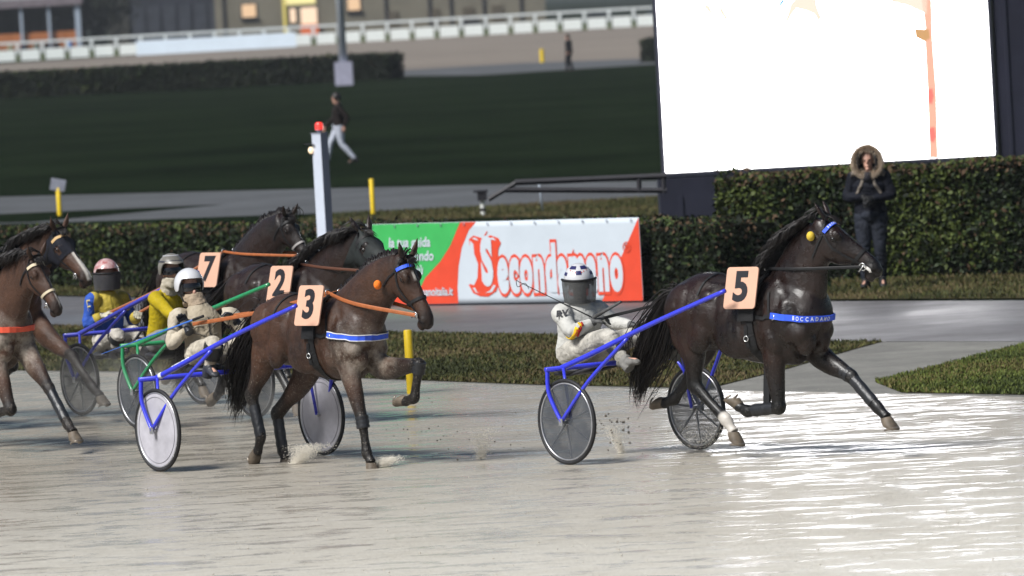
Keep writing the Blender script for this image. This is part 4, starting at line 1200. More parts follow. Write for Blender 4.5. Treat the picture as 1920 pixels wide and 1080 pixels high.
def harness(H, number, collar=M_blue, collar_text=None, plate=None, collar_edge=None, pad=M_black, ctext_flip=False):
    sc, lv = H.sc, H.lv
    W = lambda f, y, z: Vector((f * sc, y * sc, z * sc)) + lv
    cen = W(.22, 0, 1.12)
    # girth all round and pad over the back
    ring = [W(.22, .45 * math.sin(a), 1.12 + .5 * math.cos(a)) for a in np.linspace(0, 2 * PI, 17)[:-1]]
    strap(H, 'girth', ring, .07, pad, .006, centre=cen, closed=True)
    ringp = [W(.20, .45 * math.sin(a), 1.12 + .5 * math.cos(a)) for a in np.linspace(-1.5, 1.5, 13)]
    strap(H, 'saddle_pad', ringp, .17, pad, .012, .02, centre=W(.2, 0, 1.12))
    strap(H, 'back_strap', [W(f_, 0, 1.7) for f_ in (.12, -.1, -.3, -.5, -.66, -.80)], .028, pad, .006)
    for sg in (-1, 1):
        strap(H, 'loin_strap', [W(-.34, 0, 1.6), W(-.36, sg * .15, 1.52), W(-.38, sg * .3, 1.38)], .020, pad, .006)
        p, nn = H.snap(W(.2, sg * .08, 1.6), .05)
        MB().torus(p, .025, .005, (1, 0, 0), 16, 6).build('terret', M_steel, H.root)
        # trace from girth to collar, buckle strap down the flank
        strap(H, 'shoulder_strap', [W(.40, sg * .3, 1.42), W(.42, sg * .3, 1.28), W(.44, sg * .3, 1.17)], .022, pad, .006)
        strap(H, 'trace', [W(.20, sg * .4, 1.17), W(.32, sg * .4, 1.18), W(.45, sg * .4, 1.19)], .030, pad, .008)
        strap(H, 'tug_strap', [W(.19, sg * .4, 1.10), W(.21, sg * .4, .98), W(.24, sg * .4, .86)], .035, pad, .012)
        p, nn = H.snap(W(.21, sg * .4, .99), .02)
        MB().torus(p, .022, .005, nn, 14, 5).build('buckle', M_steel, H.root)
        p, nn = H.snap(W(.45, sg * .4, 1.19), .014)
        MB().torus(p, .022, .005, nn, 14, 5).build('ring', M_steel, H.root)
    if collar:
        P = [W(.44, -.4, 1.19), W(.60, -.35, 1.17), W(.74, -.2, 1.15), W(.84, 0, 1.145), W(.74, .2, 1.15), W(.60, .35, 1.17), W(.44, .4, 1.19)]
        s, rows = strap(H, 'breast_collar', P, .052, collar, .010, .008, centre=W(.45, 0, 1.17))
        if collar_edge:
            for dz in (.023, -.023):
                strap(H, 'collar_edge', [p + Vector((0, 0, dz)) for p in P], .008, collar_edge, .019, .003, centre=W(.45, 0, 1.17 + dz))
        if collar_text: put_text(H, collar_text, rows, .048, s, lift=.012, at0=.20, at1=.54)
        H.collar_rows = rows
    if number:
        c = H.HP(plate[0], plate[1], -.30 * sc)
        up = Vector((.10, .26, 1.0)).normalized(); x = Vector((1, 0.06, 0))
        Mx = frame(c, x, up)
        if Mx.to_3x3().col[2].y > 0: Mx = frame(c, x, up)
        w2, h2, r_ = .17, .175, .03
        poly = []
        for cx, cy, a0 in ((w2 - r_, h2 - r_, 0), (-w2 + r_, h2 - r_, 90), (-w2 + r_, -h2 + r_, 180), (w2 - r_, -h2 + r_, 270)):
            for a in range(0, 91, 18): poly.append(Mx @ Vector((cx + r_ * math.cos(math.radians(a0 + a)), cy + r_ * math.sin(math.radians(a0 + a)), -.006)))
        nz_ = Mx.to_3x3().col[2]
        pl = MB().prism(poly, nz_ * .012).build('number_cloth', M_peach, H.root, sm=False)
        text_mesh(number, .34, M_ink, pl, 'numeral', .012, .002, 0, 1.0, frame(c + nz_ * .0075, Mx.to_3x3().col[0], Mx.to_3x3().col[1]) @ Matrix.Translation((0, -.0, 0)))
        H.plate = c

def rein(H, name, pts, m, w_=.026):
    C = curve_pts([tuple(p) for p in pts], 8)
    MB().tube(C, w_ / 2, .004, lat=(0, 0, 1), n=6).build(name, m, H.root, sm=False)

def bandage(H, leg, t0, t1, m, r=.047, name='leg_boot', seg=(1, 2)):
    a, b = H.J[leg][seg[0]], H.J[leg][seg[1]]
    p, q = a.lerp(b, t0), a.lerp(b, t1)
    k = 7
    MB().tube([p.lerp(q, i / k) for i in range(k + 1)], [r * H.sc * (1 + .06 * math.sin(i * 2.2)) * (.96 if i in (0, k) else 1) for i in range(k + 1)], [r * 1.12 * H.sc * (1 + .05 * math.sin(i * 2.2 + 1)) for i in range(k + 1)], lat=(0, 1, 0), n=14).build(name, m, H.root, auto=50)

BAY = coat_mat('dark bay coat', (.022, .010, .0065), (.009, .0055, .0045), (.007, .006, .006), wet=.2)
DBROWN = coat_mat('seal brown coat', (.020, .0075, .0045), (.0045, .0028, .0024), (.003, .0025, .0026), rough=.34, wet=.2)
BROWN = coat_mat('brown coat', (.066, .030, .0165), (.018, .0095, .0065), (.008, .006, .005), wet=.08)
CHEST = coat_mat('red bay coat', (.090, .044, .027), (.040, .021, .014), (.012, .009, .008))
BLACK = coat_mat('black coat', (.012, .009, .008), (.008, .007, .007), (.004, .004, .004), rough=.3)

def mkhorse(pix, theta, sc, label, legs, poll_px, muz_px, poll_l, muz_l, coat, **kw):
    th = math.radians(theta); org = G(*pix); rz = math.atan2(-math.cos(th), math.sin(th))
    Mi = (Matrix.Translation(org) @ Matrix.Rotation(rz, 4, 'Z')).inverted()
    def HP(px, py, lat):
        o = Mi @ CAM_P; d = Mi.to_3x3() @ ray(px, py)
        return o + d * ((lat - o.y) / d.y)
    po, mu = HP(*poll_px, poll_l), HP(*muz_px, muz_l)
    tt = kw.pop('tail_px', None)
    if tt: kw['tail_to'] = HP(*tt)
    print('HORSE', label[:30], 'poll', [round(x, 2) for x in po], 'muz', [round(x, 2) for x in mu], 'headlen', round((mu - po).length, 2))
    for nm, pl in legs.items():
        if not isinstance(pl, str):
            q = [HP(px, py, (1 if nm[0] == 'L' else -1) * .135 * sc) for px, py in pl]
            print('   ', nm, [(round(v.x, 2), round(v.z, 2)) for v in q], [round((q[i + 1] - q[i]).length, 2) for i in range(3)])
    return horse(pix, theta, sc, label, legs, po, mu, coat, **kw)
h5 = mkhorse((1426, 860), 44, 1.0, 'leading dark seal brown trotter wearing number five with blue browband', dict(
    RF=[(1440, 662), (1461, 764), (1402, 771), (1376, 757)], LF=[(1540, 670), (1596, 706), (1645, 764), (1670, 792)],
    RH=[(1300, 640), (1302, 722), (1362, 788), (1382, 820)], LH=[(1325, 640), (1296, 704), (1264, 748), (1236, 760)]),
    (1545, 416), (1652, 508), .01, .22, DBROWN, white_leg=('RH',), tail_px=(1196, 712, .0), spat=.25, mane_side=-1, ear=(.35, .9), lift=.02, dorsal_hint=(.3, .1, 1))
bridle(h5, M_blue, M_black, nose_t=.66, browtext='BOCCADAMO')
harness(h5, '5', M_blue, 'BOCCADAMO', (1390, 540))
h3 = mkhorse((618, 872), 36, .97, 'brown trotter wearing number three with blue browband and small white star', dict(
    RF=[(660, 690), (679, 787), (688, 850), (700, 876)], LF=[(722, 695), (786, 684), (777, 746), (752, 756)],
    RH=[(500, 668), (472, 742), (489, 818), (480, 862)], LH=[(585, 690), (520, 776), (530, 846), (538, 868)]),
    (758, 486), (808, 610), .05, .13, BROWN, mud=.9, blaze=[(.20, .36, .0, .03)], tail_px=(440, 742, .0), spat=.8, mane_side=1, ear=(.5, .75), dorsal_hint=(.8, .1, .6))
bridle(h3, M_blue, M_black, browtext='')
harness(h3, '3', M_blue, None, (580, 573), collar_edge=mat('white piping', (.62, .62, .62), .6, .3))
h2 = mkhorse((559, 797), 36, 1.0, 'dark bay trotter wearing number two half hidden behind the brown one', dict(
    RF='fore_stance', LF='fore_folded', RH='hind_back', LH='hind_forward'),
    (680, 440), (752, 515), .03, .08, BAY, mane_side=-1, ear=(.5, .8), tail_px=(330, 700, 0), dorsal_hint=(.5, 0, 1))
bridle(h2, M_black, M_black, noseband=False)
harness(h2, '2', M_black, None, (525, 533))
h7 = mkhorse((423, 757), 36, 1.0, 'dark bay trotter wearing number seven with upright head farthest back', dict(
    RF='fore_folded', LF='fore_forward', RH='hind_forward', LH='hind_back'),
    (538, 408), (580, 490), .02, .08, BAY, mane_side=1, ear=(.8, .5), dorsal_hint=(.8, 0, .6))
bridle(h7, M_black, mat('grey noseband', (.3, .28, .27), .6, .3))
harness(h7, '7', M_black, None, (391, 506))
hA = mkhorse((-27, 846), 32, 1.0, 'red bay trotter with orange breast collar nearest at the left edge', dict(
    RF=[(0, 690), (20, 768), (-8, 775), (-30, 765)], LF=[(70, 680), (92, 728), (126, 794), (142, 818)], RH='hind_forward', LH='hind_back'),
    (64, 486), (112, 586), -.03, .06, CHEST, mud=1.2, spat=.8, blaze=[(.35, .95, .012, .012)], mane_side=-1, ear=(.7, .6), dorsal_hint=(.8, 0, .6))
M_cream = mat('cream strap', (.55, .47, .33), .6, .3)
bridle(hA, M_cream, M_cream, nose_t=.62)
harness(hA, None, mat('orange collar', (.75, .10, .05), .5, .4))
hB = mkhorse((-12, 790), 36, 1.0, 'bay trotter with black hood and broad white blaze behind the red bay', dict(
    RF='fore_folded', LF=[(110, 640), (135, 668), (172, 724), (196, 752)], RH='hind_forward', LH='hind_back'),
    (108, 436), (168, 528), .0, .10, CHEST, blaze=[(.36, 1.0, .0, .032)], mane_side=-1, ear=(.7, .6), dorsal_hint=(.7, 0, .7))
bridle(hB, mat('tan browband', (.5, .33, .15), .6, .3), M_black, noseband=False)
hC = mkhorse((-128, 812), 36, 1.0, 'black trotter just entering at the left frame edge', dict(
    RF='fore_stance', LF='fore_folded', RH='hind_forward', LH='hind_back'),
    (-6, 486), (40, 575), .0, .10, BLACK, mane_side=-1, ear=(.7, .6), dorsal_hint=(.7, 0, .7), blaze=[(.30, .44, -.07, .04)])
bridle(hC, mat('yellow browband', (.6, .4, .1), .6, .3), M_black, noseband=False)
# ------------------------------------------------------------------ sulkies
M_tyre = mat('tyre rubber', (.014, .014, .016), .6, .4, var=.3, vscale=30)
M_alu = mat('alloy', (.50, .50, .52), .35, .5, .8, var=.2, vscale=30)
M_wdisc = mat('white wheel disc', (.40, .39, .43), .5, .3, var=.2, vscale=5)
def clear_mat():
    m = bpy.data.materials.new('clear wheel cover'); m.use_nodes = True
    n, l = m.node_tree.nodes, m.node_tree.links
    b = n['Principled BSDF']; b.inputs['Base Color'].default_value = (.055, .062, .075, 1); b.inputs['Roughness'].default_value = .25
    tc = n.new('ShaderNodeTexCoord'); t = n.new('ShaderNodeTexNoise'); t.inputs['Scale'].default_value = 7; t.inputs['Detail'].default_value = 6
    l.new(tc.outputs['Object'], t.inputs['Vector'])
    r = n.new('ShaderNodeMapRange'); r.inputs['From Min'].default_value = .35; r.inputs['From Max'].default_value = .65; r.inputs['To Min'].default_value = .42; r.inputs['To Max'].default_value = .74
    l.new(t.outputs['Fac'], r.inputs['Value']); l.new(r.outputs[0], b.inputs['Alpha'])
    return m
M_clear = clear_mat()
M_seat = mat('seat vinyl', (.015, .015, .017), .5, .4)
M_dirtywhite = mat('white decal', (.70, .72, .76), .5, .4)
def frame_paint(name, c): return mat('frame paint ' + name, c, .32, .5, vscale=16, coat=.25, color2=tuple(.75 * x + .02 for x in c), rvar=.12)

class Sulky: pass
def sulky(near, far, theta, label, paint, disc, shaft_px, decal=False, R=.362, hw=None):
    A, B = G(*near), G(*far)
    A.z = B.z = 0
    th = math.radians(theta)
    fwd = Vector((math.sin(th), -math.cos(th), 0)); left = Vector((math.cos(th), math.sin(th), 0))
    mid = G((near[0] + far[0]) / 2, (near[1] + far[1]) / 2); mid.z = 0
    if hw is None: hw = (far[0] - near[0]) / scale_at(mid.y) / math.cos(th) / 2
    rz = math.atan2(fwd.y, fwd.x)
    root = empty('sulky', mid, rz, label, 'sulky', 'racing sulkies')
    M = Matrix.Translation(mid) @ Matrix.Rotation(rz, 4, 'Z'); Mi = M.inverted()
    Q = Sulky(); Q.root, Q.M, Q.Mi, Q.hw = root, M, Mi, hw
    def DP(px, py, lat):
        o = Mi @ CAM_P; d = Mi.to_3x3() @ ray(px, py)
        return o + d * ((lat - o.y) / d.y)
    Q.DP = DP
    for s in (-1, 1):
        c = Vector((0, s * hw, R))
        n_ = 48
        dsc = MB()
        rings = [(-.022, .03), (-.018, .12), (-.008, R - .035), (.008, R - .035), (.018, .12), (.022, .03)]
        vs, fs = [], []
        for y, r in rings:
            for j in range(n_):
                a = 2 * PI * j / n_; vs.append((c.x + r * math.cos(a), c.y + y, c.z + r * math.sin(a)))
        for i in range(5):
            for j in range(n_): fs.append((i * n_ + j, i * n_ + (j + 1) % n_, i * n_ + n_ + (j + 1) % n_, i * n_ + n_ + j))
        fs += [tuple(range(n_ - 1, -1, -1)), tuple(range(5 * n_, 6 * n_))]
        dsc.add(vs, fs)
        w = dsc.build('wheel', disc, root, auto=40)
        MB().torus(c, R - .017, .017, (0, 1, 0), 56, 10, .018).build('tyre', M_tyre, w)
        MB().torus(c, R - .040, .009, (0, 1, 0), 56, 8, .013).build('rim', M_alu, w)
        MB().tube([c + Vector((0, -.05, 0)), c + Vector((0, .05, 0))], [.018, .018], n=12).build('hub', M_alu, w, auto=40)
        if disc is M_wdisc:
            MB().torus(c + Vector((0, -.012, 0)), R - .075, .0025, (0, 1, 0), 48, 5, .002).build('disc_seam', mat('seam grey', (.2, .2, .22), .6, .3), w)
        else:
            for k in range(7):
                a = 2 * PI * k / 7 + .35
                d = Vector((math.cos(a), 0, math.sin(a)))
                MB().tube([c + d * .03, c + d * (R - .045)], [.010, .007], n=5, lat=(0, 1, 0)).build('spoke', M_alu, w, sm=False)
        y = s * (hw + .055)
        hub = Vector((0, y, R))
        U = .80
        # outer fork: up and back to the cross bar, then the strut forward to the shaft
        top = Vector((-.17, y - s * .02, U))
        fork = MB(); fork.tube(curve_pts([tuple(hub), tuple(hub + Vector((-.07, 0, .10))), tuple(hub + Vector((-.15, 0, .26))), tuple(top)], 5), .020, .017, n=8)
        fork.build('fork', paint, root)
        inner = MB(); inner.tube([Vector((0, s * (hw - .05), R)), Vector((-.06, s * (hw - .06), U - .12)), Vector((-.12, s * (hw - .10), U))], .014, n=7); inner.build('inner_fork', paint, root)
        st = Vector((-.17, s * (hw - .12), U))
        en = DP(shaft_px[0], shaft_px[1], -.36) if s < 0 else None
        if s < 0: Q.en = en
        else: en = Vector((Q.en.x, .36, Q.en.z))
        C = curve_pts([tuple(st), tuple(st.lerp(en, .22) + Vector((0, s * .06, -.015))), tuple(st.lerp(en, .6) + Vector((0, s * .07, -.005))), tuple(en)], 8)
        MB().tube(C, [.026 - .008 * i / (len(C) - 1) for i in range(len(C))], n=10).build('shaft', paint, root)
        j1 = Vector(C[int(len(C) * .55)])
        sp = [tuple(hub + Vector((.01, 0, .02))), tuple(hub.lerp(j1, .45) + Vector((0, s * .02, .03))), tuple(j1 + Vector((0, 0, -.02)))]
        MB().tube(curve_pts(sp, 6), .0165, n=8).build('strut', paint, root)
        MB().box(hub + Vector((-.0, s * .012, 0)), (.045, .012, .06)).build('axle_plate', M_alu, root, sm=False)
        if decal and s < 0:
            a_, b_ = Vector(C[3]), Vector(C[12])
            d_ = (b_ - a_).normalized(); nrm = Vector((.1, -1, .25)); nrm = (nrm - d_ * nrm.dot(d_)).normalized()
            text_mesh('CUSTOM CRUISER', .036, M_dirtywhite, root, 'decal', .0015, .001, .2, .9, frame(a_.lerp(b_, .48) + nrm * .0262, d_, nrm.cross(d_)))
            MB().tube([a_.lerp(b_, -.06), a_.lerp(b_, .0)], .0275, n=10).build('white_band', M_dirtywhite, root)
    MB().tube([(-.17, -hw - .055, .80), (-.17, hw + .055, .80)], .022, n=10).build('cross_bar', paint, root)
    return Q

def seat(Q, p):
    """padded seat under the driver's pelvis, carried back from the cross bar"""
    mb = MB()
    mb.ell(p + Vector((0, 0, -.13)), (.20, .17, .045)); mb.build('seat', M_seat, Q.root)
    for s in (-1, 1):
        MB().tube([Vector((-.17, s * .16, .80)), p + Vector((.05, s * .12, -.165)), p + Vector((-.18, s * .10, -.16))], .014, n=7).build('seat_rail', M_dark, Q.root)

# ------------------------------------------------------------------ people
M_skin = mat('skin', (.48, .27, .20), .5, .35, var=.1, vscale=30)
def cloth(name, c, var=.18, rough=.75, vs=6, bump=.75, bs=9, c2=None, stretch=(1, 1, 1)):
    return mat('cloth ' + name, c, rough, .15, var=var, vscale=vs, bump=bump, bscale=bs, bdist=1.8, color2=c2, sheen=.0, stretch=stretch)
def wrinkle(me, amp, f=14, seed=0):
    """cloth folds: soft swells with sharp creases between them"""
    nn = [v.normal.copy() for v in me.vertices]
    for v, q in zip(me.vertices, nn):
        c = v.co
        wx = .04 * noise.noise((c.x * 6, c.y * 6, c.z * 6 + seed))
        a = 1 - abs(2 * noise.noise(((c.x + wx) * f * .55 + seed, (c.y + wx) * f * .55, (c.z + wx) * f * 1.5)))
        b_ = 1 - abs(2 * noise.noise((c.x * f * 1.6, c.y * f * .9 + seed, (c.z - wx) * f * .9)))
        v.co = c + q * (amp * (.9 - 1.5 * max(0, a) ** 3 - 1.0 * max(0, b_) ** 4))
    me.update()
def limb(mb, P, r, n=12, sub=3):
    C = curve_pts([(*p, q) for p, q in zip(P, r)], sub)
    mb.tube([c[:3] for c in C], [c[3] for c in C], n=n)
def hand(mb, wr, d, palm, sc=1.0, curl=1.2, side=1):
    """wr wrist, d towards the knuckles, palm = palm normal; palm, four curled fingers, thumb"""
    d = Vector(d).normalized(); palm = Vector(palm); palm = (palm - d * palm.dot(d)).normalized(); x = d.cross(palm) * side
    k = Vector(wr) + d * .085 * sc
    mb.tube([Vector(wr) - d * .02, Vector(wr) + d * .03 * sc, k], [.026 * sc, .040 * sc, .042 * sc], [.020 * sc, .017 * sc, .014 * sc], lat=x, n=10)
    for i, ln in enumerate((.88, 1.0, .94, .74)):
        b = k + x * ((1.5 - i) * .0205 * sc)
        p, dd, P = b, d.copy(), [b - d * .02]
        R_ = []
        for q, s in enumerate((.042, .027, .022)):
            ax = dd.cross(palm)
            dd = Matrix.Rotation(curl * (.75 if q == 0 else .85), 3, ax if ax.length > 0 else x) @ dd
            P.append(p.copy()); p = p + dd * (s * ln * sc)
        P.append(p)
        limb(mb, P, [.0105 * sc, .0105 * sc, .0098 * sc, .009 * sc, .007 * sc], 8, 2)
    t0 = Vector(wr) + d * .028 * sc + x * .03 * sc
    t1 = t0 + (x * .6 + d * .8 + palm * .5).normalized() * .04 * sc
    t2 = t1 + (d * .6 - x * .35 + palm * .7).normalized() * .032 * sc
    limb(mb, [t0 - x * .015, t0, t1, t2], [.014 * sc, .0135 * sc, .012 * sc, .009 * sc], 8, 2)

def shell(name, c, Rm, radii, azr, pol, thick, m, parent, nu=36, nv=12):
    """patch of an ellipsoid; azimuth 0 = face direction; pol(az) -> (p0, p1) polar angles from the crown"""
    c = Vector(c)
    def fn(u, v):
        az = azr[0] + (azr[1] - azr[0]) * u
        p0, p1 = pol(az); p = p0 + (p1 - p0) * v
        q = Vector((radii[0] * math.sin(p) * math.cos(az), radii[1] * math.sin(p) * math.sin(az), radii[2] * math.cos(p)))
        nn = Vector((q.x / radii[0] ** 2, q.y / radii[1] ** 2, q.z / radii[2] ** 2)).normalized()
        return c + Rm @ q, Rm @ nn
    return MB().grid(fn, nu, nv, thick).build(name, m, parent, auto=50)

def person(origin, rz, J, label, jacket, trousers, shoe, glove=None, group=None, hands=True, voxel=.0085, skin=M_skin, gait=None, bulk=1.0, hair=None, cat='person', wr=.0022, detail=True):
    """J: joints in local space. body one mesh; clothes are its children"""
    root = empty('person', origin, rz, label, cat, group)
    J = {k: Vector(v) for k, v in J.items()}
    lat = (J['ls'] - J['rs']).normalized()
    up = (J['neck'] - J['pelvis']).normalized()
    fd = Vector(J['face']).normalized()
    hl = fd.orthogonal()
    hup = Vector((0, 0, 1)); hl = hup.cross(fd).normalized(); hup = fd.cross(hl).normalized()
    if 'tilt' in J: pass
    Rh = Matrix((fd, hl, hup)).transposed()
    hc = J['head']
    mb = MB()
    ch = J['pelvis'].lerp(J['neck'], .70)
    wa = J['pelvis'].lerp(J['neck'], .32)
    mb.tube([J['pelvis'] - up * .05, J['pelvis'], wa, ch, J['neck'] - up * .03], [.10, .14, .12, .14, .06], [.08, .10, .09, .10, .05], lat=lat, n=16)
    limb(mb, [J['neck'] - up * .04, J['neck'].lerp(hc, .5), hc - hup * .03], [.062, .055, .06])
    mb.ell(hc + hup * .03, (.096, .076, .105), Rh); mb.ell(hc - hup * .045 + fd * .022, (.068, .058, .075), Rh)
    mb.ell(hc + fd * .098 - hup * .012, (.020, .014, .026), Rh)          # nose
    mb.ell(hc + fd * .078 - hup * .100, (.024, .026, .020), Rh)          # chin
    mb.ell(hc + fd * .090 - hup * .062, (.012, .026, .010), Rh)          # lips
    mb.ell(hc + fd * .082 + hup * .028, (.018, .052, .012), Rh)          # brow
    for s in (-1, 1): mb.ell(hc + hl * (s * .078) - hup * .008 - fd * .01, (.024, .010, .034), Rh)
    for a in 'rl':
        limb(mb, [J[a + 's'].lerp(ch, .25), J[a + 's'], J[a + 's'].lerp(J[a + 'e'], .55), J[a + 'e'], J[a + 'e'].lerp(J[a + 'w'], .55), J[a + 'w']], [.045, .045, .040, .036, .031, .028])
        hp_ = J['pelvis'] + lat * (.088 if a == 'l' else -.088)
        limb(mb, [hp_, hp_.lerp(J[a + 'k'], .5), J[a + 'k'], J[a + 'k'].lerp(J[a + 'a'], .45), J[a + 'a']], [.07, .06, .042, .038, .03])
        limb(mb, [J[a + 'a'], J[a + 't']], [.030, .022])
        if glove is None and hands:
            dv = (J[a + 'w'] - J[a + 'e']).normalized()
            hand(mb, J[a + 'w'], dv, -lat * (1 if a == 'l' else -1) + Vector((0, 0, -.3)), 1.0, .7, 1 if a == 'l' else -1)
    me = mb.remeshed(voxel * .8 if detail else voxel, 2)
    me.materials.append(skin)
    body = link(bpy.data.objects.new('body', me), root)
    if detail:
        for s in (-1, 1):
            MB().ell(hc + fd * .083 + hl * (s * .031) + hup * .008, (.010, .014, .009), Rh).build('eye', M_eye, root)
    # jacket
    mb = MB(); b = bulk
    mb.tube([J['pelvis'] - up * .04, J['pelvis'] + up * .03, wa, ch, ch.lerp(J['neck'], .55), J['neck'] + up * .02], [.165 * b, .175 * b, .165 * b, .185 * b, .14 * b, .072], [.125 * b, .135 * b, .125 * b, .14 * b, .11 * b, .07], lat=lat, n=20)
    for a in 'rl':
        s = 1 if a == 'l' else -1
        mb.ell(J[a + 's'] - lat * s * .02, (.085 * b, .075 * b, .08 * b))
        limb(mb, [J[a + 's'].lerp(ch, .25), J[a + 's'], J[a + 's'].lerp(J[a + 'e'], .55), J[a + 'e'], J[a + 'e'].lerp(J[a + 'w'], .55), J[a + 'w'] - (J[a + 'w'] - J[a + 'e']).normalized() * .01],
             [.082 * b, .074 * b, .060 * b, .055 * b, .047 * b, .036 * b], 14)
    me = mb.remeshed(voxel, 6); wrinkle(me, wr, 9, 3)
    for q in (jacket if isinstance(jacket, (list, tuple)) else [jacket]): me.materials.append(q)
    jk = link(bpy.data.objects.new('jacket', me), root)
    # trousers
    mb = MB()
    mb.ell(J['pelvis'], (.15 * b, .15 * b, .12 * b))
    for a in 'rl':
        s = 1 if a == 'l' else -1
        hp = J['pelvis'] + lat * (.088 * s)
        limb(mb, [hp, hp.lerp(J[a + 'k'], .5), J[a + 'k'], J[a + 'k'].lerp(J[a + 'a'], .45), J[a + 'a']], [.110 * b, .090 * b, .068 * b, .062 * b, .046 * b], 14)
    me = mb.remeshed(voxel, 6); wrinkle(me, wr * 1.3, 9, 8)
    me.materials.append(trousers)
    tro = link(bpy.data.objects.new('trousers', me), root)
    # shoes
    for a in 'rl':
        an, to = J[a + 'a'], J[a + 't']
        d = (to - an).normalized()
        mb = MB(); limb(mb, [an - (an - J[a + 'k']).normalized() * -.10, an, an + d * .05], [.05, .052, .048])
        mb.tube([an - d * .07 - Vector((0, 0, .025)), an - Vector((0, 0, .012)), an.lerp(to, .5) - Vector((0, 0, .012)), to - Vector((0, 0, .012)), to + d * .03 - Vector((0, 0, .015))], [.034, .042, .046, .044, .02], [.035, .046, .036, .026, .012], lat=d.cross(Vector((0, 0, 1))), n=12)
        me = mb.remeshed(voxel, 2); me.materials.append(shoe)
        link(bpy.data.objects.new('shoe', me), root)
    if glove is not None:
        for a in 'rl':
            dv = (J[a + 'w'] - J[a + 'e']).normalized()
            dv = Vector(J.get(a + 'hd', dv)).normalized()
            mb = MB()
            hand(mb, J[a + 'w'], dv, J.get(a + 'pn', Vector((0, 0, -1)) + lat * (-.4 if a == 'l' else .4)), 1.12, 1.15, 1 if a == 'l' else -1)
            limb(mb, [J[a + 'w'] - dv * .05, J[a + 'w'] + dv * .02], [.042, .034])
            me = mb.remeshed(.0062, 1); me.materials.append(glove)
            link(bpy.data.objects.new('glove', me), root)
    root_ = Sulky(); root_.root, root_.J, root_.Rh, root_.hc, root_.fd, root_.hl, root_.hup, root_.jk, root_.tro = root, J, Rh, hc, fd, hl, hup, jk, tro
    return root_

def helmet(p, m, front=1.18, rest=1.95, r=(.142, .118, .135), rise=.045, peak=None):
    c = p.hc + p.hup * rise
    def pol(az):
        a = abs(((az + PI) % (2 * PI)) - PI)
        t = min(max((a - .9) / .5, 0), 1); t = t * t * (3 - 2 * t)
        return (.001, front + (rest - front) * t)
    h = shell('helmet', c, p.Rh, r, (-PI, PI), pol, .012, m, p.root, 44, 12)
    if peak:
        shell('peak', c + p.fd * .02, p.Rh, (r[0] * 1.25, r[1] * 1.05, r[2] * 1.1), (-.9, .9), lambda az: (front - .10, front + .10 - .12 * abs(az)), .006, peak, p.root, 20, 3)
    return h
def goggles(p, m=None):
    m = m or mat('goggle lens', (.008, .008, .01), .12, .6)
    shell('goggles', p.hc + p.hup * .012, p.Rh, (.112, .094, .12), (-1.25, 1.25), lambda az: (1.22, 1.78 - .12 * math.cos(az * 6) * (abs(az) < .25)), .012, m, p.root, 24, 6)
    shell('goggle_strap', p.hc + p.hup * .012, p.Rh, (.106, .086, .12), (1.2, 2 * PI - 1.2), lambda az: (1.40, 1.62), .006, M_black, p.root, 24, 2)
def gaiter(p, m):
    c = p.hc
    mb = MB()
    mb.tube([p.J['neck'] - p.hup * .02, p.J['neck'].lerp(c, .4) + p.fd * .01, c - p.hup * .085 + p.fd * .022, c - p.hup * .035 + p.fd * .026], [.088, .082, .084, .078], [.092, .086, .098, .092], lat=p.hl, n=18)
    me = mb.remeshed(.009, 1); wrinkle(me, .004, 14, 5); me.materials.append(m)
    link(bpy.data.objects.new('neck_gaiter', me), p.root)
M_bluep, M_greenp = frame_paint('blue', (.025, .035, .62)), frame_paint('green', (.012, .24, .085))
M_bluep2 = frame_paint('violet blue', (.05, .06, .50))
s5 = sulky((1066, 863), (1313, 852), 41, 'blue framed sulky with clear wheel covers behind horse number five', M_bluep, M_clear, (1360, 545))
s3 = sulky((305, 877), (605, 861), 35, 'blue framed sulky with solid white wheel discs behind horse number three', M_bluep, M_wdisc, (556, 573), decal=True)
s2 = sulky((266, 800), (478, 789), 35, 'green framed sulky behind horse number two', M_greenp, M_clear, (505, 533))
s7 = sulky((158, 774), (378, 763), 35, 'violet blue sulky farthest back behind horse number seven', M_bluep2, M_clear, (372, 510))

def driver(Q, P, label, face, jacket, trousers, shoe, glove, **kw):
    J = {k: (Q.DP(*v) if len(v) == 3 else Vector(v)) for k, v in P.items()}
    J['face'] = Q.Mi.to_3x3() @ Vector(face)
    p = person(Q.root.location, Q.root.rotation_euler.z, J, label, jacket, trousers, shoe, glove, 'race drivers', **kw)
    seat(Q, p.J['pelvis'])
    return p

# driver of number five
M_white5 = cloth('white suit', (.45, .445, .42), .12)
M_dirty5 = cloth('mud splashed white', (.40, .38, .34), .45, vs=9)
M_sand = mat('dirt spray', (.42, .37, .29), .9, .1)
M_gl = cloth('grey glove', (.10, .10, .10), .4, .6)
d5 = driver(s5, dict(pelvis=(1082, 664, 0), neck=(1089, 566, 0), head=(1086, 535, -.01), rs=(1051, 588, -.21), ls=(1124, 582, .18), re=(1073, 622, -.27), rw=(1112, 604, -.12),
     le=(1150, 604, .22), lw=(1184, 610, .18), rk=(1140, 632, -.2), lk=(1200, 628, .2), ra=(1170, 676, -.2), la=(1256, 660, .22), rt=(1194, 676, -.2), lt=(1284, 650, .22)),
     'driver in white suit and mesh face shield holding a whip', (-.02, -1, -.12), M_white5, M_dirty5, cloth('grey boot', (.17, .165, .155), .5), M_gl, bulk=1.14)
M_helm5 = mat('white patterned helmet', (.5, .5, .52), .3, .5, coat=.4)
helmet(d5, M_helm5, front=1.5)
M_mesh = mat('dark mesh shield', (.085, .088, .088), .5, .4, var=.5, vscale=300, bump=.0, alpha=.72)
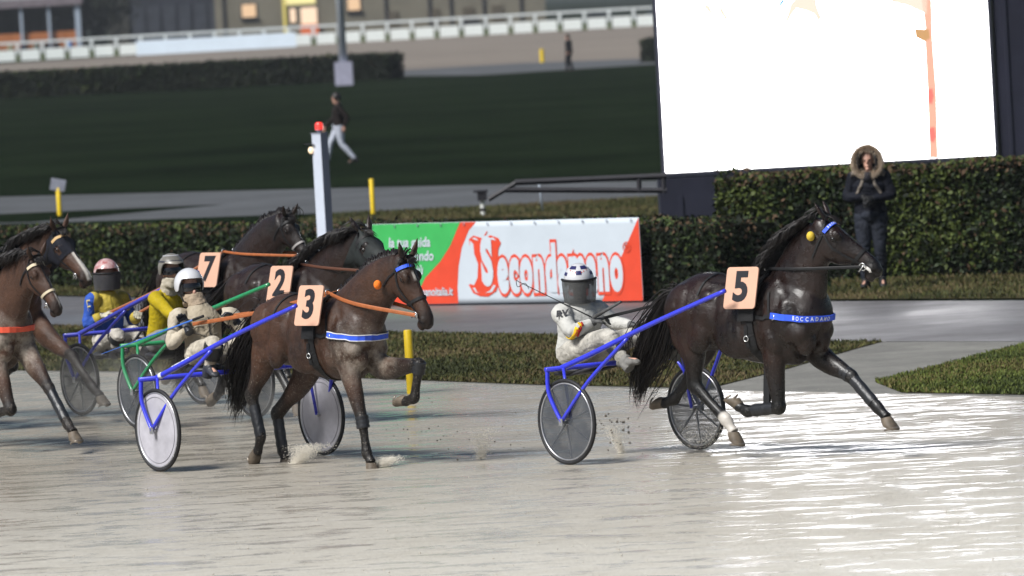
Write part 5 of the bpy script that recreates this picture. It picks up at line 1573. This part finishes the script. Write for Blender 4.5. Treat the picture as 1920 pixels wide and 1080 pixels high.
def cyl_visor(p, m, r=.160, top=.062, bot=-.140, name='face_shield'):
    c = p.hc
    def fn(u, v):
        az = -1.35 + 2.7 * u; z = top + (bot - top) * v
        rr = r * (1 - .10 * v * v)
        return c + p.Rh @ Vector((rr * math.cos(az) * .92, rr * math.sin(az) * .92, z)), p.Rh @ Vector((math.cos(az), math.sin(az), 0))
    o = MB().grid(fn, 28, 6, .003).build(name, m, p.root, auto=50)
    MB().tube([fn(i / 24, 0)[0] for i in range(25)], .011, n=6).build('shield_rim', M_black, o)
    return o
cyl_visor(d5, M_mesh)
M_navy5 = mat('navy print', (.02, .02, .09), .35, .4)
M_redp = mat('red print', (.5, .05, .03), .4, .4)
hc5 = d5.hc + d5.hup * .045
def on_helmet(p, az, pol, w, h, m, name, rot=0.0):
    c = p.hc + p.hup * .045; r = (.156, .132, .149)
    q = Vector((r[0] * math.sin(pol) * math.cos(az), r[1] * math.sin(pol) * math.sin(az), r[2] * math.cos(pol)))
    n_ = Vector((q.x / r[0] ** 2, q.y / r[1] ** 2, q.z / r[2] ** 2)).normalized()
    shell(name, c, p.Rh, r, (az - w, az + w), lambda a: (pol - h, pol + h), .0012, m, p.root, 6, 4)
for s in (-1, 1):
    on_helmet(d5, s * .62, .62, .38, .13, M_navy5, 'print_band')
    on_helmet(d5, s * 1.2, 1.10, .22, .10, M_navy5, 'print_band')
on_helmet(d5, 0, .98, .22, .12, M_navy5, 'print_badge')
for a in (-.75, -.45, .45, .75, -.25, .25):
    on_helmet(d5, a, 1.02 - .25 * abs(a), .035, .035, M_redp, 'print_dot')
M_yelc, M_redc = cloth('yellow trim', (.72, .46, .02), .1), cloth('red trim', (.42, .03, .025), .1)
def onto(p, ob, q, off=.004):
    bm = bmesh.new(); bm.from_mesh(ob.data); t = BVHTree.FromBMesh(bm); bm.free()
    r = t.find_nearest(Vector(q)); return r[0] + r[1] * off, r[1]
def band_on(p, ob, pts, w, m, name, thick=.003):
    bm = bmesh.new(); bm.from_mesh(ob.data); t = BVHTree.FromBMesh(bm); bm.free()
    rows = []
    for c in curve_pts([tuple(x) for x in pts], 8):
        r = t.find_nearest(Vector(c)); rows.append((r[0] + r[1] * .005, r[1]))
    vs, fs = [], []
    n = len(rows)
    for i, (q, nn) in enumerate(rows):
        tt = (rows[min(i + 1, n - 1)][0] - rows[max(i - 1, 0)][0])
        if tt.length < 1e-6: tt = Vector((0, 0, 1))
        s_ = nn.cross(tt).normalized()
        vs += [q + s_ * w / 2 - nn * .003, q + s_ * w / 2 + nn * thick, q - s_ * w / 2 + nn * thick, q - s_ * w / 2 - nn * .003]
    for i in range(n - 1):
        for j in range(4): fs.append((i * 4 + j, i * 4 + (j + 1) % 4, i * 4 + 4 + (j + 1) % 4, i * 4 + 4 + j))
    fs += [(3, 2, 1, 0), tuple((n - 1) * 4 + j for j in range(4))]
    return MB().add(vs, fs).build(name, m, p.root)
D = s5.DP
band_on(d5, d5.jk, [D(1080, 585, -.3), D(1086, 594, -.3), D(1093, 606, -.3)], .022, M_yelc, 'sleeve_band')
band_on(d5, d5.jk, [D(1086, 585, -.3), D(1092, 594, -.3), D(1099, 606, -.3)], .018, M_redc, 'sleeve_band')
band_on(d5, d5.jk, [D(1082, 612, -.3), D(1078, 628, -.3), D(1070, 642, -.3), D(1054, 656, -.3)], .034, M_yelc, 'jacket_stripe')
band_on(d5, d5.jk, [D(1092, 614, -.3), D(1090, 628, -.3), D(1082, 640, -.3)], .036, M_redc, 'jacket_stripe')
band_on(d5, d5.jk, [D(1056, 658, -.3), D(1058, 668, -.3)], .03, M_redc, 'jacket_stripe')
q, nn = onto(d5, d5.jk, D(1050, 575, -.35), .006)
text_mesh('RV', .085, M_ink, d5.root, 'lettering', .004, .001, .1, 1.0, frame(q + nn * .006, (lambda v: v - nn * v.dot(nn))(s5.Mi.to_3x3() @ Vector((1, 0, 0))), nn.cross((lambda v: v - nn * v.dot(nn))(s5.Mi.to_3x3() @ Vector((1, 0, 0))))))
# whip in the right hand
wp0, wp1, wp2 = D(1164, 566, -.10), D(1112, 596, -.12), D(972, 528, -.35)
wh = empty('whip', s5.root.location, s5.root.rotation_euler.z, 'long thin black driving whip with looped tip in the white driver\'s hand', 'whip')
MB().tube([wp0, wp1], [.012, .016], n=7).build('handle', M_gl, wh)
MB().tube([wp1, wp1.lerp(wp2, .5), wp2], [.006, .004, .003], n=6).build('shaft', M_black, wh)
lp = [wp2, D(968, 526, -.35), D(971, 538, -.35), D(984, 531, -.35), D(992, 542, -.35)]
MB().tube(curve_pts([tuple(x) for x in lp], 5), .003, n=5).build('lash', M_black, wh)

# driver of number three
M_beige = cloth('beige vest', (.33, .28, .205), .14, .5, vs=10)
M_sleeve = cloth('cream sleeves', (.42, .37, .29), .2, .45, vs=9)
M_beiget = cloth('beige splashed trousers', (.42, .38, .31), .35, vs=11)
M_bglove = mat('black leather glove', (.018, .019, .024), .4, .4, var=.3, vscale=30)
d3 = driver(s3, dict(pelvis=(385, 664, 0), neck=(372, 572, 0), head=(355, 543, -.02), rs=(331, 594, -.2), ls=(436, 592, .22), re=(322, 646, -.27), rw=(352, 617, -.2),
     le=(462, 628, .27), lw=(444, 604, .2), rk=(402, 644, -.22), lk=(448, 640, .22), ra=(392, 688, -.22), la=(480, 688, .22), rt=(404, 700, -.24), lt=(500, 694, .22), rhd=(.3, .35, .45), rpn=(.3, .8, -.5)),
     'driver in beige jacket and plain white helmet holding orange reins', (.45, -1, .02), [M_beige, M_sleeve], M_beiget, mat('black boot', (.03, .032, .04), .5, .4), M_bglove, wr=.0026)
helmet(d3, mat('plain white helmet', (.52, .52, .54), .3, .5, coat=.5))
goggles(d3)
gaiter(d3, cloth('beige gaiter', (.32, .25, .18), .15))
shell('helmet_padding', d3.hc + d3.hup * .02, d3.Rh, (.118, .104, .14), (.95, 2 * PI - .95), lambda a: (1.35, 2.05), .010, M_black, d3.root, 30, 4)
for s in (-1, 1):
    MB().tube([d3.hc + d3.Rh @ Vector((.02, s * .108, -.02)), d3.hc + d3.Rh @ Vector((.06, s * .085, -.10)), d3.hc + d3.Rh @ Vector((.075, 0, -.135))], .008, .004, n=6).build('chin_strap', M_black, d3.root)
MB().ell(d3.hc + d3.Rh @ Vector((.112, 0, -.022)), (.022, .016, .022), d3.Rh).build('nose_tip', M_skin, d3.root)
def arm_faces(p, mi=1):
    J = p.J; lat = (J['ls'] - J['rs']).normalized(); idx = []
    for f in p.jk.data.polygons:
        c = f.center; hit = 0
        for a, s_ in (('r', -1), ('l', 1)):
            if (c - J['neck']).dot(lat) * s_ < .155: continue
            for q0, q1 in ((J[a + 's'], J[a + 'e']), (J[a + 'e'], J[a + 'w'])):
                d = q1 - q0; t = min(max((c - q0).dot(d) / d.length_squared, 0), 1)
                if (c - q0 - d * t).length < .115: hit = mi
        idx.append(hit)
    p.jk.data.polygons.foreach_set('material_index', idx)
arm_faces(d3)
zz = [d3.J['neck'].lerp(d3.J['pelvis'], t) + d3.Rh @ Vector((.3, 0, 0)) for t in (.12, .3, .5, .7)]
band_on(d3, d3.jk, zz, .012, cloth('zip tape', (.16, .14, .11), .1), 'zip')
for t in (.42, .62):
    for s in (-1, 1):
        a = d3.J['neck'].lerp(d3.J['pelvis'], t)
        band_on(d3, d3.jk, [a + d3.Rh @ Vector((.2, s * .05, 0)), a + d3.Rh @ Vector((.2, s * .13, .02))], .012, MATS['cloth zip tape'], 'seam', .001)
# long blue whip of number three
D = s3.DP
w3 = empty('whip', s3.root.location, s3.root.rotation_euler.z, 'blue whip held back by the beige driver across the green sulky', 'whip')
a_, b_ = D(362, 600, -.22), D(190, 664, -.5)
MB().tube([a_ + (a_ - b_).normalized() * .12, a_, a_.lerp(b_, .5), b_], [.009, .009, .006, .003], n=6).build('shaft', frame_paint('whip blue', (.03, .14, .55)), w3)
MB().tube([a_ + (a_ - b_).normalized() * .13, a_], .013, n=7).build('handle', M_black, w3)

# driver of number two
M_yellow = cloth('yellow jersey', (.36, .27, .009), .16, .6, vs=8)
d2 = driver(s2, dict(pelvis=(304, 640, 0), neck=(316, 544, 0), head=(322, 512, 0), rs=(291, 560, -.2), ls=(352, 556, .2), re=(322, 590, -.27), rw=(366, 594, -.2), le=(385, 596, .26), lw=(408, 588, .2),
     rk=(352, 624, -.22), lk=(388, 620, .22), ra=(380, 668, -.22), la=(412, 664, .22), rt=(398, 668, -.22), lt=(432, 660, .22)),
     'driver in mustard yellow jersey with grey striped helmet', (.3, -1, 0), M_yellow, cloth('grey trousers', (.20, .20, .20), .4), M_black, M_gl)
h_ = helmet(d2, mat('grey helmet', (.17, .16, .14), .35, .5, var=.3, vscale=8), peak=mat('grey peak', (.22, .20, .17), .4, .5))
shell('helmet_stripe', d2.hc + d2.hup * .045, d2.Rh, (.157, .133, .150), (-PI, PI), lambda a: (1.02, 1.12), .002, mat('dark stripe', (.03, .03, .04), .4, .4), d2.root, 36, 2)
shell('helmet_edge', d2.hc + d2.hup * .045, d2.Rh, (.157, .133, .150), (-PI, PI), lambda a: (.55, .62), .002, mat('pale stripe', (.42, .42, .44), .4, .4), d2.root, 36, 2)
goggles(d2); gaiter(d2, cloth('sand gaiter', (.40, .36, .29), .15))

# driver of number seven
M_by = bpy.data.materials.new('blue and yellow silks'); M_by.use_nodes = True
_n, _l = M_by.node_tree.nodes, M_by.node_tree.links
M_bluej = cloth('blue silks', (.03, .085, .38), .15, .6)
M_yelj = cloth('yellow yoke', (.40, .31, .05), .15, .6)
d7 = driver(s7, dict(pelvis=(204, 640, 0), neck=(202, 548, 0), head=(200, 520, 0), rs=(172, 562, -.2), ls=(232, 560, .2), re=(164, 608, -.27), rw=(190, 594, -.16), le=(250, 604, .26), lw=(256, 592, .2),
     rk=(222, 628, -.2), lk=(252, 622, .2), ra=(216, 654, -.2), la=(272, 656, .2), rt=(236, 656, -.2), lt=(290, 650, .2)),
     'driver in blue and yellow silks with red and white helmet and grey visor', (.1, -1, -.05), [M_bluej, M_yelj], cloth('white breeches', (.46, .43, .38), .35), M_dark, cloth('pale glove', (.45, .42, .32), .3))
yok = [p.center.copy() for p in d7.jk.data.polygons]
nk = d7.J['neck']
d7.jk.data.polygons.foreach_set('material_index', [1 if (c.z > nk.z - .20 and (c - nk - Vector((0, 0, -.1))).length < .235) else 0 for c in yok])
helmet(d7, mat('red white helmet', (.55, .45, .44), .3, .5, color2=(.30, .05, .05), vscale=24, coat=.3))
cyl_visor(d7, mat('smoked visor', (.06, .06, .065), .25, .5, alpha=.85), r=.155, top=.05, bot=-.12)
for a in ('r', 'l'):
    b0, b1 = d7.J[a + 'e'].lerp(d7.J[a + 'w'], .55), d7.J[a + 'w']
    MB().tube([b0, b0.lerp(b1, .5), b1], [.062, .06, .05], n=14).build('cuff', M_yelj, d7.root)
q, nn = onto(d7, d7.jk, s7.DP(158, 572, -.4), .006)
text_mesh('L.L.', .085, mat('gold print', (.5, .42, .2), .5, .3), d7.root, 'lettering', .003, .001, 0, 1.0, frame(q + nn * .006, Vector((.6, -.6, 0)) - nn * Vector((.6, -.6, 0)).dot(nn), Vector((0, 0, 1))))

# reins
def hw(h, q, v): return h.Mi @ (q.M @ Vector(v))
M_orein = mat('tan orange rein', (.34, .105, .035), .55, .3, var=.2, vscale=20)
def reins(h, q, d, m, w_=.026):
    sc = h.sc
    for s, b, a in ((-1, 'bitR', 'rw'), (1, 'bitL', 'lw')):
        p0 = getattr(h, b)
        t = h.snap(Vector((.2 * sc, s * .09 * sc, 1.6 * sc)) + h.lv, .05)[0]
        hd = hw(h, q, d.J[a] + (d.J[a] - d.J[a[0] + 'e']).normalized() * .07)
        nk_ = h.snap(p0.lerp(t, .55) + Vector((0, s * .25, 0)), .02)[0]
        mid = p0.lerp(t, .55)
        if abs(nk_.y) > abs(mid.y): mid.y = nk_.y
        rein(h, 'rein', [p0, mid, t], m, w_)
        rein(h, 'rein', [t, t.lerp(hd, .5) + Vector((0, 0, -.03)), hd], m, w_)
reins(h5, s5, d5, M_black)
reins(h3, s3, d3, M_orein, .034)
reins(h2, s2, d2, mat('brown rein', (.09, .035, .02), .6, .3))
reins(h7, s7, d7, M_orein)
# ear plugs, cords and leg boots
def plug(h, m, px, py, lat, name, r=.035):
    p = h.HP(px, py, lat); MB().ell(p, (r, r, r * 1.15)).build(name, m, h.root)
plug(h5, mat('yellow pompom', (.60, .42, .05), .8, .2, var=.2, vscale=40), 1520, 443, -.11, 'ear_plug')
plug(h3, mat('orange pompom', (.75, .17, .02), .8, .2, var=.2, vscale=40), 708, 534, -.12, 'ear_plug')
for leg, t0, t1 in (('LF', .02, .85), ('RF', .1, .8)): bandage(h5, leg, t0, t1, M_boot)
bandage(h5, 'LF', .55, .95, M_boot, .056, 'forearm_boot', (0, 1))
for leg, t0, t1 in (('RH', .25, 1.0), ('LH', .15, .9)): bandage(h3, leg, t0, t1, M_boot, .050)
for leg in ('RF', 'LF'): bandage(h3, leg, -.1, .25, M_boot, .058, 'knee_boot')
for leg in ('LF',): bandage(hA, leg, .1, .9, M_boot)
# black hood of the left bay, winker hood of number two
def hood(h, t0, t1, m, up=.14):
    rings = []
    for t in np.linspace(t0, t1, 7):
        c = h.headpt(t, 0, -.06)
        row = []
        for a in np.linspace(0, 2 * PI, 25)[:-1]:
            d = (h.la * math.sin(a) + h.dn * math.cos(a))
            r = h.bvh.ray_cast(c + d * .5, -d)
            row.append((r[0] + d * .009) if r[0] is not None else c + d * .1)
        rings.append(row)
    vs = [p for r in rings for p in r]; n = 24
    fs = []
    eyes = [h.headpt(.27, s * .115, -.035) for s in (-1, 1)]
    for i in range(6):
        for j in range(n):
            f = (i * n + j, i * n + (j + 1) % n, i * n + n + (j + 1) % n, i * n + n + j)
            c = sum((vs[k] for k in f), Vector()) / 4
            if min((c - e).length for e in eyes) < .045 * h.k: continue
            fs.append(f)
    MB().add(vs, fs).build('hood', m, h.root)
M_hood = mat('black hood cloth', (.012, .013, .02), .8, .2, var=.3, vscale=20)
hood(hB, .0, .44, M_hood)
hood(h2, .0, .62, mat('dark green hood', (.016, .02, .02), .7, .3, var=.4, vscale=20))

# open foaming mouth of the leader
for s_ in (-1,):
    q = [h5.snap(h5.headpt(t_, s_ * .2, u_), .004)[0] for t_, u_ in ((.80, -.088), (.86, -.10), (.92, -.105), (.98, -.10))]
    MB().tube(q, [.012, .014, .015, .012], n=8).build('foam', M_mouth, h5.root)

# dark knee guards of the beige driver, dark boot tops of the white driver
for p_, a, t0, t1, r0 in ((d3, 'r', .05, .62, .088), (d3, 'l', .1, .5, .085), (d5, 'r', .35, .75, .076), (d7, 'r', .2, .6, .08)):
    q0, q1 = p_.J[a + 'k'].lerp(p_.J[a + 'a'], t0), p_.J[a + 'k'].lerp(p_.J[a + 'a'], t1)
    MB().tube([q0, q0.lerp(q1, .5), q1], [r0, r0 * .97, r0 * .86], n=14).build('shin_guard', M_boot, p_.root, auto=50)
# ------------------------------------------------------------------ bystanders
def standing(stride=0.0, arms=0.0, face=(1, 0, 0), armswing=0.0):
    J = dict(pelvis=(0, 0, .93), neck=(.01, 0, 1.45), head=(.03, 0, 1.60), rs=(0, -.19, 1.40), ls=(0, .19, 1.40),
             re=(-.04 + armswing, -.25, 1.13), le=(-.04 - armswing, .25, 1.13), rw=(.08 + armswing * 1.6, -.23, .90), lw=(.08 - armswing * 1.2, .23, .90),
             rk=(.06 + stride * .55, -.10, .50), lk=(.06 - stride * .30, .10, .50), ra=(stride, -.10, .10), la=(-stride, .10, .12),
             rt=(stride + .17, -.12, .05), lt=(-stride + .15, .12, .04), face=face)
    return J
# hooded onlooker
p = G(1640, 540); p.z = 0
J = standing(.05)
J['lw'] = (.20, .05, 1.12); J['le'] = (.02, .28, 1.16); J['rw'] = (.20, -.06, 1.15); J['re'] = (.02, -.28, 1.16)
hp = person(p, math.radians(-98), J, 'onlooker in dark parka with fur trimmed hood standing by the hedge', cloth('navy parka', (.006, .007, .012), .3), cloth('blue grey trousers', (.018, .021, .03), .3), M_black, M_black, bulk=1.18, wr=.004)
c = hp.hc
hd = shell('hood', c + hp.hup * .0, hp.Rh, (.165, .150, .185), (.75, 2 * PI - .75), lambda a: (.001, 2.35), .02, MATS['cloth navy parka'], hp.root, 36, 14)
shell('hood_crown', c, hp.Rh, (.165, .150, .185), (-.76, .76), lambda a: (.001, .62), .02, MATS['cloth navy parka'], hp.root, 14, 5)
n = 9000
aa = RNG.uniform(0, 2 * PI, n)
ctr = [c + hp.Rh @ Vector((.085, .155 * math.sin(a), .165 * math.cos(a) - .01)) for a in aa]
C = np.array([tuple(q) for q in ctr]); rad = np.array([tuple(hp.Rh @ Vector((.25, math.sin(a), math.cos(a)))) for a in aa])
dv = rad * .6 + RNG.normal(0, .55, (n, 3)); dv /= np.linalg.norm(dv, axis=1)[:, None]
L = RNG.uniform(.04, .085, n)[:, None]; sdv = np.cross(dv, RNG.normal(0, 1, (n, 3))); sdv /= np.linalg.norm(sdv, axis=1)[:, None]
fur = mesh_np('fur_trim', np.stack([C - sdv * .004, C + sdv * .004, C + dv * L], 1).reshape(-1, 3), np.arange(3 * n).reshape(-1, 3), mat('fur', (.52, .42, .32), .9, .1), hp.root)
fur['kind'] = 'stuff'
M_trim = cloth('khaki trim', (.14, .12, .10), .2)
for s in (-1, 1):
    a, b = hp.J['neck'] + Vector((.1, s * .06, -.10)), hp.J['neck'] + Vector((.14, s * .16, -.24))
    band_on(hp, hp.jk, [a, a.lerp(b, .5) + Vector((.05, 0, 0)), b], .04, M_trim, 'pocket_trim')
    band_on(hp, hp.jk, [hp.J['neck'] + Vector((.0, s * .12, .0)), hp.J['neck'] + Vector((.05, s * .2, -.03))], .07, M_trim, 'shoulder_trim')
MB().tube([hp.J['neck'] + Vector((.10, .0, .0)), hp.J['neck'] + Vector((.13, .0, -.10))], [.05, .06], n=10).build('scarf', mat('dark scarf', (.02, .02, .025), .9, .1), hp.root)

# walker in pale trousers
p = G(640, 308); p.z = 0
wk = person(p, math.radians(178), standing(.34, face=(1, .0, -.1), armswing=.18), 'person in dark brown top and pale trousers striding across the dark infield', cloth('brown top', (.014, .010, .009), .3), cloth('pale trousers', (.42, .45, .52), .15), M_black, None, bulk=1.12, voxel=.013)
shell('hair', wk.hc + wk.hup * .01, wk.Rh, (.112, .092, .125), (-PI, PI), lambda a: (.001, 1.15 if abs(a) < 1 else 1.9), .012, M_hair, wk.root)
# man far off beside the track
p = G(1069, 133); p.z = 0
fm = person(p, math.radians(190), standing(.10, face=(1, 0, 0)), 'distant person in black coat standing at the edge of the far track', cloth('black coat', (.007, .007, .009), .2), cloth('black trousers', (.008, .008, .010), .2), M_black, None, bulk=1.25, voxel=.016, detail=False)
shell('hair', fm.hc + fm.hup * .01, fm.Rh, (.112, .092, .125), (-PI, PI), lambda a: (.001, 1.15 if abs(a) < 1 else 1.9), .012, M_hair, fm.root)
# spectators in front of the pavilion, behind the rail
sp = [(20, 96, (.20, .20, .13), 'spectator in olive jacket at the left end of the rail', 1.25), (44, 92, (.02, .025, .05), 'spectator in navy jacket beside the olive one', 1.2), (69, 90, (.13, .17, .15), 'tall spectator in grey green coat in the middle of the pavilion front', 1.25),
      (88, 90, (.012, .010, .012), 'spectator in black coat leaning near the pavilion column', 1.25), (106, 88, (.016, .012, .014), 'spectator in dark brown coat next to the black one', 1.3), (131, 86, (.10, .24, .55), 'spectator in bright sky blue jacket beside the last pavilion column', 1.3)]
for i, (px, py, c, lab, b) in enumerate(sp):
    q = G(px, py + 12); q.z = 0
    y = f0.y + 14
    q = Vector((AT(px, py, y).x, y, 0))
    o = person(q, math.radians(-90 + 20 * (i % 3 - 1)), standing(.05), lab, cloth('spectator %d' % i, c, .2), cloth('spectator trousers', (.02, .02, .025)), M_black, None, 'spectators behind the far rail', hands=False, bulk=b, voxel=.03, detail=False)
    shell('hair', o.hc + o.hup * .01, o.Rh, (.112, .092, .125), (-PI, PI), lambda a: (.001, 1.15 if abs(a) < 1 else 1.9), .012, M_hair, o.root, 16, 6)

# ------------------------------------------------------------------ mud thrown up by hooves and wheels
M_clod = mat('wet clod', (.14, .115, .085), .8, .3)
M_drop = mat('sandy water', (.85, .80, .70), .5, .3)
def bits(name, label, c, spread, n, s0, s1, m, seed, squash=1.0, up=None):
    rg = np.random.default_rng(seed)
    T = np.array([(1, 1, 1), (1, -1, -1), (-1, 1, -1), (-1, -1, 1)]) * .6
    F_ = np.array([(0, 1, 2), (0, 3, 1), (0, 2, 3), (1, 3, 2)])
    C = rg.normal(0, 1, (n, 3)) * np.array(spread)
    if up is not None:      # plume: rises and leans
        h = rg.random(n) ** 1.4
        C = rg.normal(0, 1, (n, 3)) * np.array(spread) * (.35 + h[:, None]) ; C[:, 2] = h * up[2] + rg.normal(0, .012, n); C[:, 0] += h * up[0]; C[:, 1] += h * up[1]
    C += np.array(c); C[:, 2] = np.maximum(C[:, 2], .008)
    s = rg.uniform(s0, s1, n) * rg.choice([1, 1, .6, .4], n)
    V = C[:, None, :] + (T[None] * rg.uniform(.6, 1.4, (n, 4, 3))) * s[:, None, None]
    Fa = (F_[None] + 4 * np.arange(n)[:, None, None]).reshape(-1, 3)
    o = mesh_np(name, V.reshape(-1, 3), Fa, m)
    return tag(o, label, None, None, 'stuff')
def gp(px, py): q = G(px, py); return np.array((q.x, q.y, 0.0))
bits('thrown_mud', 'dark mud clods thrown up behind the near wheel of sulky five', gp(1150, 850) + (0, 0, .22), (.16, .2, .09), 60, .007, .017, M_clod, 1)
bits('thrown_mud', 'mud specks thrown up before the wheel of sulky five', gp(965, 850) + (0, 0, .12), (.3, .3, .09), 24, .005, .011, M_clod, 2)
bits('water_splash', 'small sandy splash rising behind sulky five', gp(1166, 850), (.035, .03, .02), 3200, .0018, .0045, M_drop, 3, up=(-.07, 0, .24))
bits('water_splash', 'sandy splash rising on the empty track between the two leaders', gp(902, 862), (.05, .03, .02), 4500, .0018, .0045, M_drop, 4, up=(.03, 0, .26))
bits('water_splash', 'spray of wet sand at the front hoof of number three', gp(712, 876), (.05, .06, .02), 5000, .002, .005, M_drop, 5, up=(.10, 0, .08))
bits('water_splash', 'spray of wet sand at the hind hoof of number three', gp(556, 870), (.07, .06, .02), 7000, .002, .005, M_drop, 6, up=(.14, 0, .16))
bits('water_splash', 'sandy spray under the hind hooves of number five', gp(1345, 850) + (0, 0, .12), (.22, .10, .08), 2500, .002, .0045, M_drop, 7)
bits('thrown_mud', 'mud specks flying beside the hind legs of number five', gp(1310, 850) + (0, 0, .25), (.2, .15, .12), 70, .004, .010, M_clod, 8)
bits('thrown_mud', 'mud specks around the raised foreleg of number three', gp(800, 862) + (0, 0, .22), (.30, .25, .14), 60, .004, .009, M_clod, 9)
bits('thrown_mud', 'mud flecks between the sulkies at the left', gp(470, 800) + (0, 0, .2), (.5, .3, .12), 80, .004, .009, M_clod, 10)

n = 3000
rg = np.random.default_rng(21)
T4 = np.array([(1, 1, 1), (1, -1, -1), (-1, 1, -1), (-1, -1, 1)]) * .6
cx, cy = rg.uniform(-7, 7, n), rg.uniform(47, 74, n)
tr_y = np.array([min(p_.y for p_ in tr_edge) for _ in range(1)])[0]
keep = cy < 68.5
cx, cy = cx[keep], cy[keep]; n = len(cx)
sz = rg.uniform(.003, .006, n) * rg.choice([1, 1, 1, 1.6], n)
V = np.c_[cx, cy, sz * .15][:, None, :] + T4[None] * rg.uniform(.6, 1.5, (n, 4, 3)) * sz[:, None, None]
o = mesh_np('loose_clods', V.reshape(-1, 3), (np.array([(0, 1, 2), (0, 3, 1), (0, 2, 3), (1, 3, 2)])[None] + 4 * np.arange(n)[:, None, None]).reshape(-1, 3), mat('sand crumb', (.38, .34, .28), .9, .2, var=.4, vscale=3))
tag(o, 'loose crumbs of wet sand scattered over the track', None, None, 'stuff')

# ------------------------------------------------------------------ thin rain mist over the course
M_haze = bpy.data.materials.new('rain mist'); M_haze.use_nodes = True
_n, _l = M_haze.node_tree.nodes, M_haze.node_tree.links
_n.remove(_n['Principled BSDF'])
_v = _n.new('ShaderNodeVolumePrincipled'); _v.inputs['Color'].default_value = (.86, .92, 1, 1); _v.inputs['Density'].default_value = .0001
_l.new(_v.outputs[0], _n['Material Output'].inputs['Volume'])
hz = MB().box((0, 2220, 9.5), (1900, 4700, 21.5)).build('haze', M_haze, None, sm=False)
tag(hz, 'thin rain mist hanging over the whole course', None, None, 'stuff')

def mist(name, label, px, py, size, dens, seed):
    m = bpy.data.materials.new(name); m.use_nodes = True
    n, l = m.node_tree.nodes, m.node_tree.links
    n.remove(n['Principled BSDF'])
    v = n.new('ShaderNodeVolumePrincipled'); v.inputs['Color'].default_value = (.95, .92, .86, 1)
    tc = n.new('ShaderNodeTexCoord'); t = n.new('ShaderNodeTexNoise'); t.inputs['Scale'].default_value = 3.2; t.inputs['Detail'].default_value = 4
    l.new(tc.outputs['Object'], t.inputs['Vector'])
    r = n.new('ShaderNodeMapRange'); r.inputs['From Min'].default_value = .42; r.inputs['From Max'].default_value = .72; r.inputs['To Max'].default_value = dens
    l.new(t.outputs['Fac'], r.inputs['Value'])
    ln = n.new('ShaderNodeVectorMath'); ln.operation = 'LENGTH'
    dv_ = n.new('ShaderNodeVectorMath'); dv_.operation = 'DIVIDE'; dv_.inputs[1].default_value = size
    l.new(tc.outputs['Object'], dv_.inputs[0]); l.new(dv_.outputs[0], ln.inputs[0])
    f = n.new('ShaderNodeMapRange'); f.inputs['From Min'].default_value = .25; f.inputs['From Max'].default_value = 1; f.inputs['To Min'].default_value = 1; f.inputs['To Max'].default_value = 0
    l.new(ln.outputs['Value'], f.inputs['Value'])
    mu = n.new('ShaderNodeMath'); mu.operation = 'MULTIPLY'; l.new(r.outputs[0], mu.inputs[0]); l.new(f.outputs[0], mu.inputs[1])
    l.new(mu.outputs[0], v.inputs['Density']); l.new(v.outputs[0], n['Material Output'].inputs['Volume'])
    o = MB().ell((0, 0, 0), size, nu=20, nv=12).build(name, m, None)
    g = G(px, py); o.location = (g.x, g.y, size[2] * .72)
    return tag(o, label, None, None, 'stuff')
mist('spray_mist', 'pale spray hanging low behind the hind legs of number three', 500, 850, (.95, .8, .42), .9, 1)
mist('spray_mist', 'pale spray hanging low between the sulkies at the left', 230, 800, (1.3, 1.2, .5), .55, 2)
mist('spray_mist', 'pale spray hanging behind the leading sulky', 1210, 850, (.8, .7, .32), .55, 3)
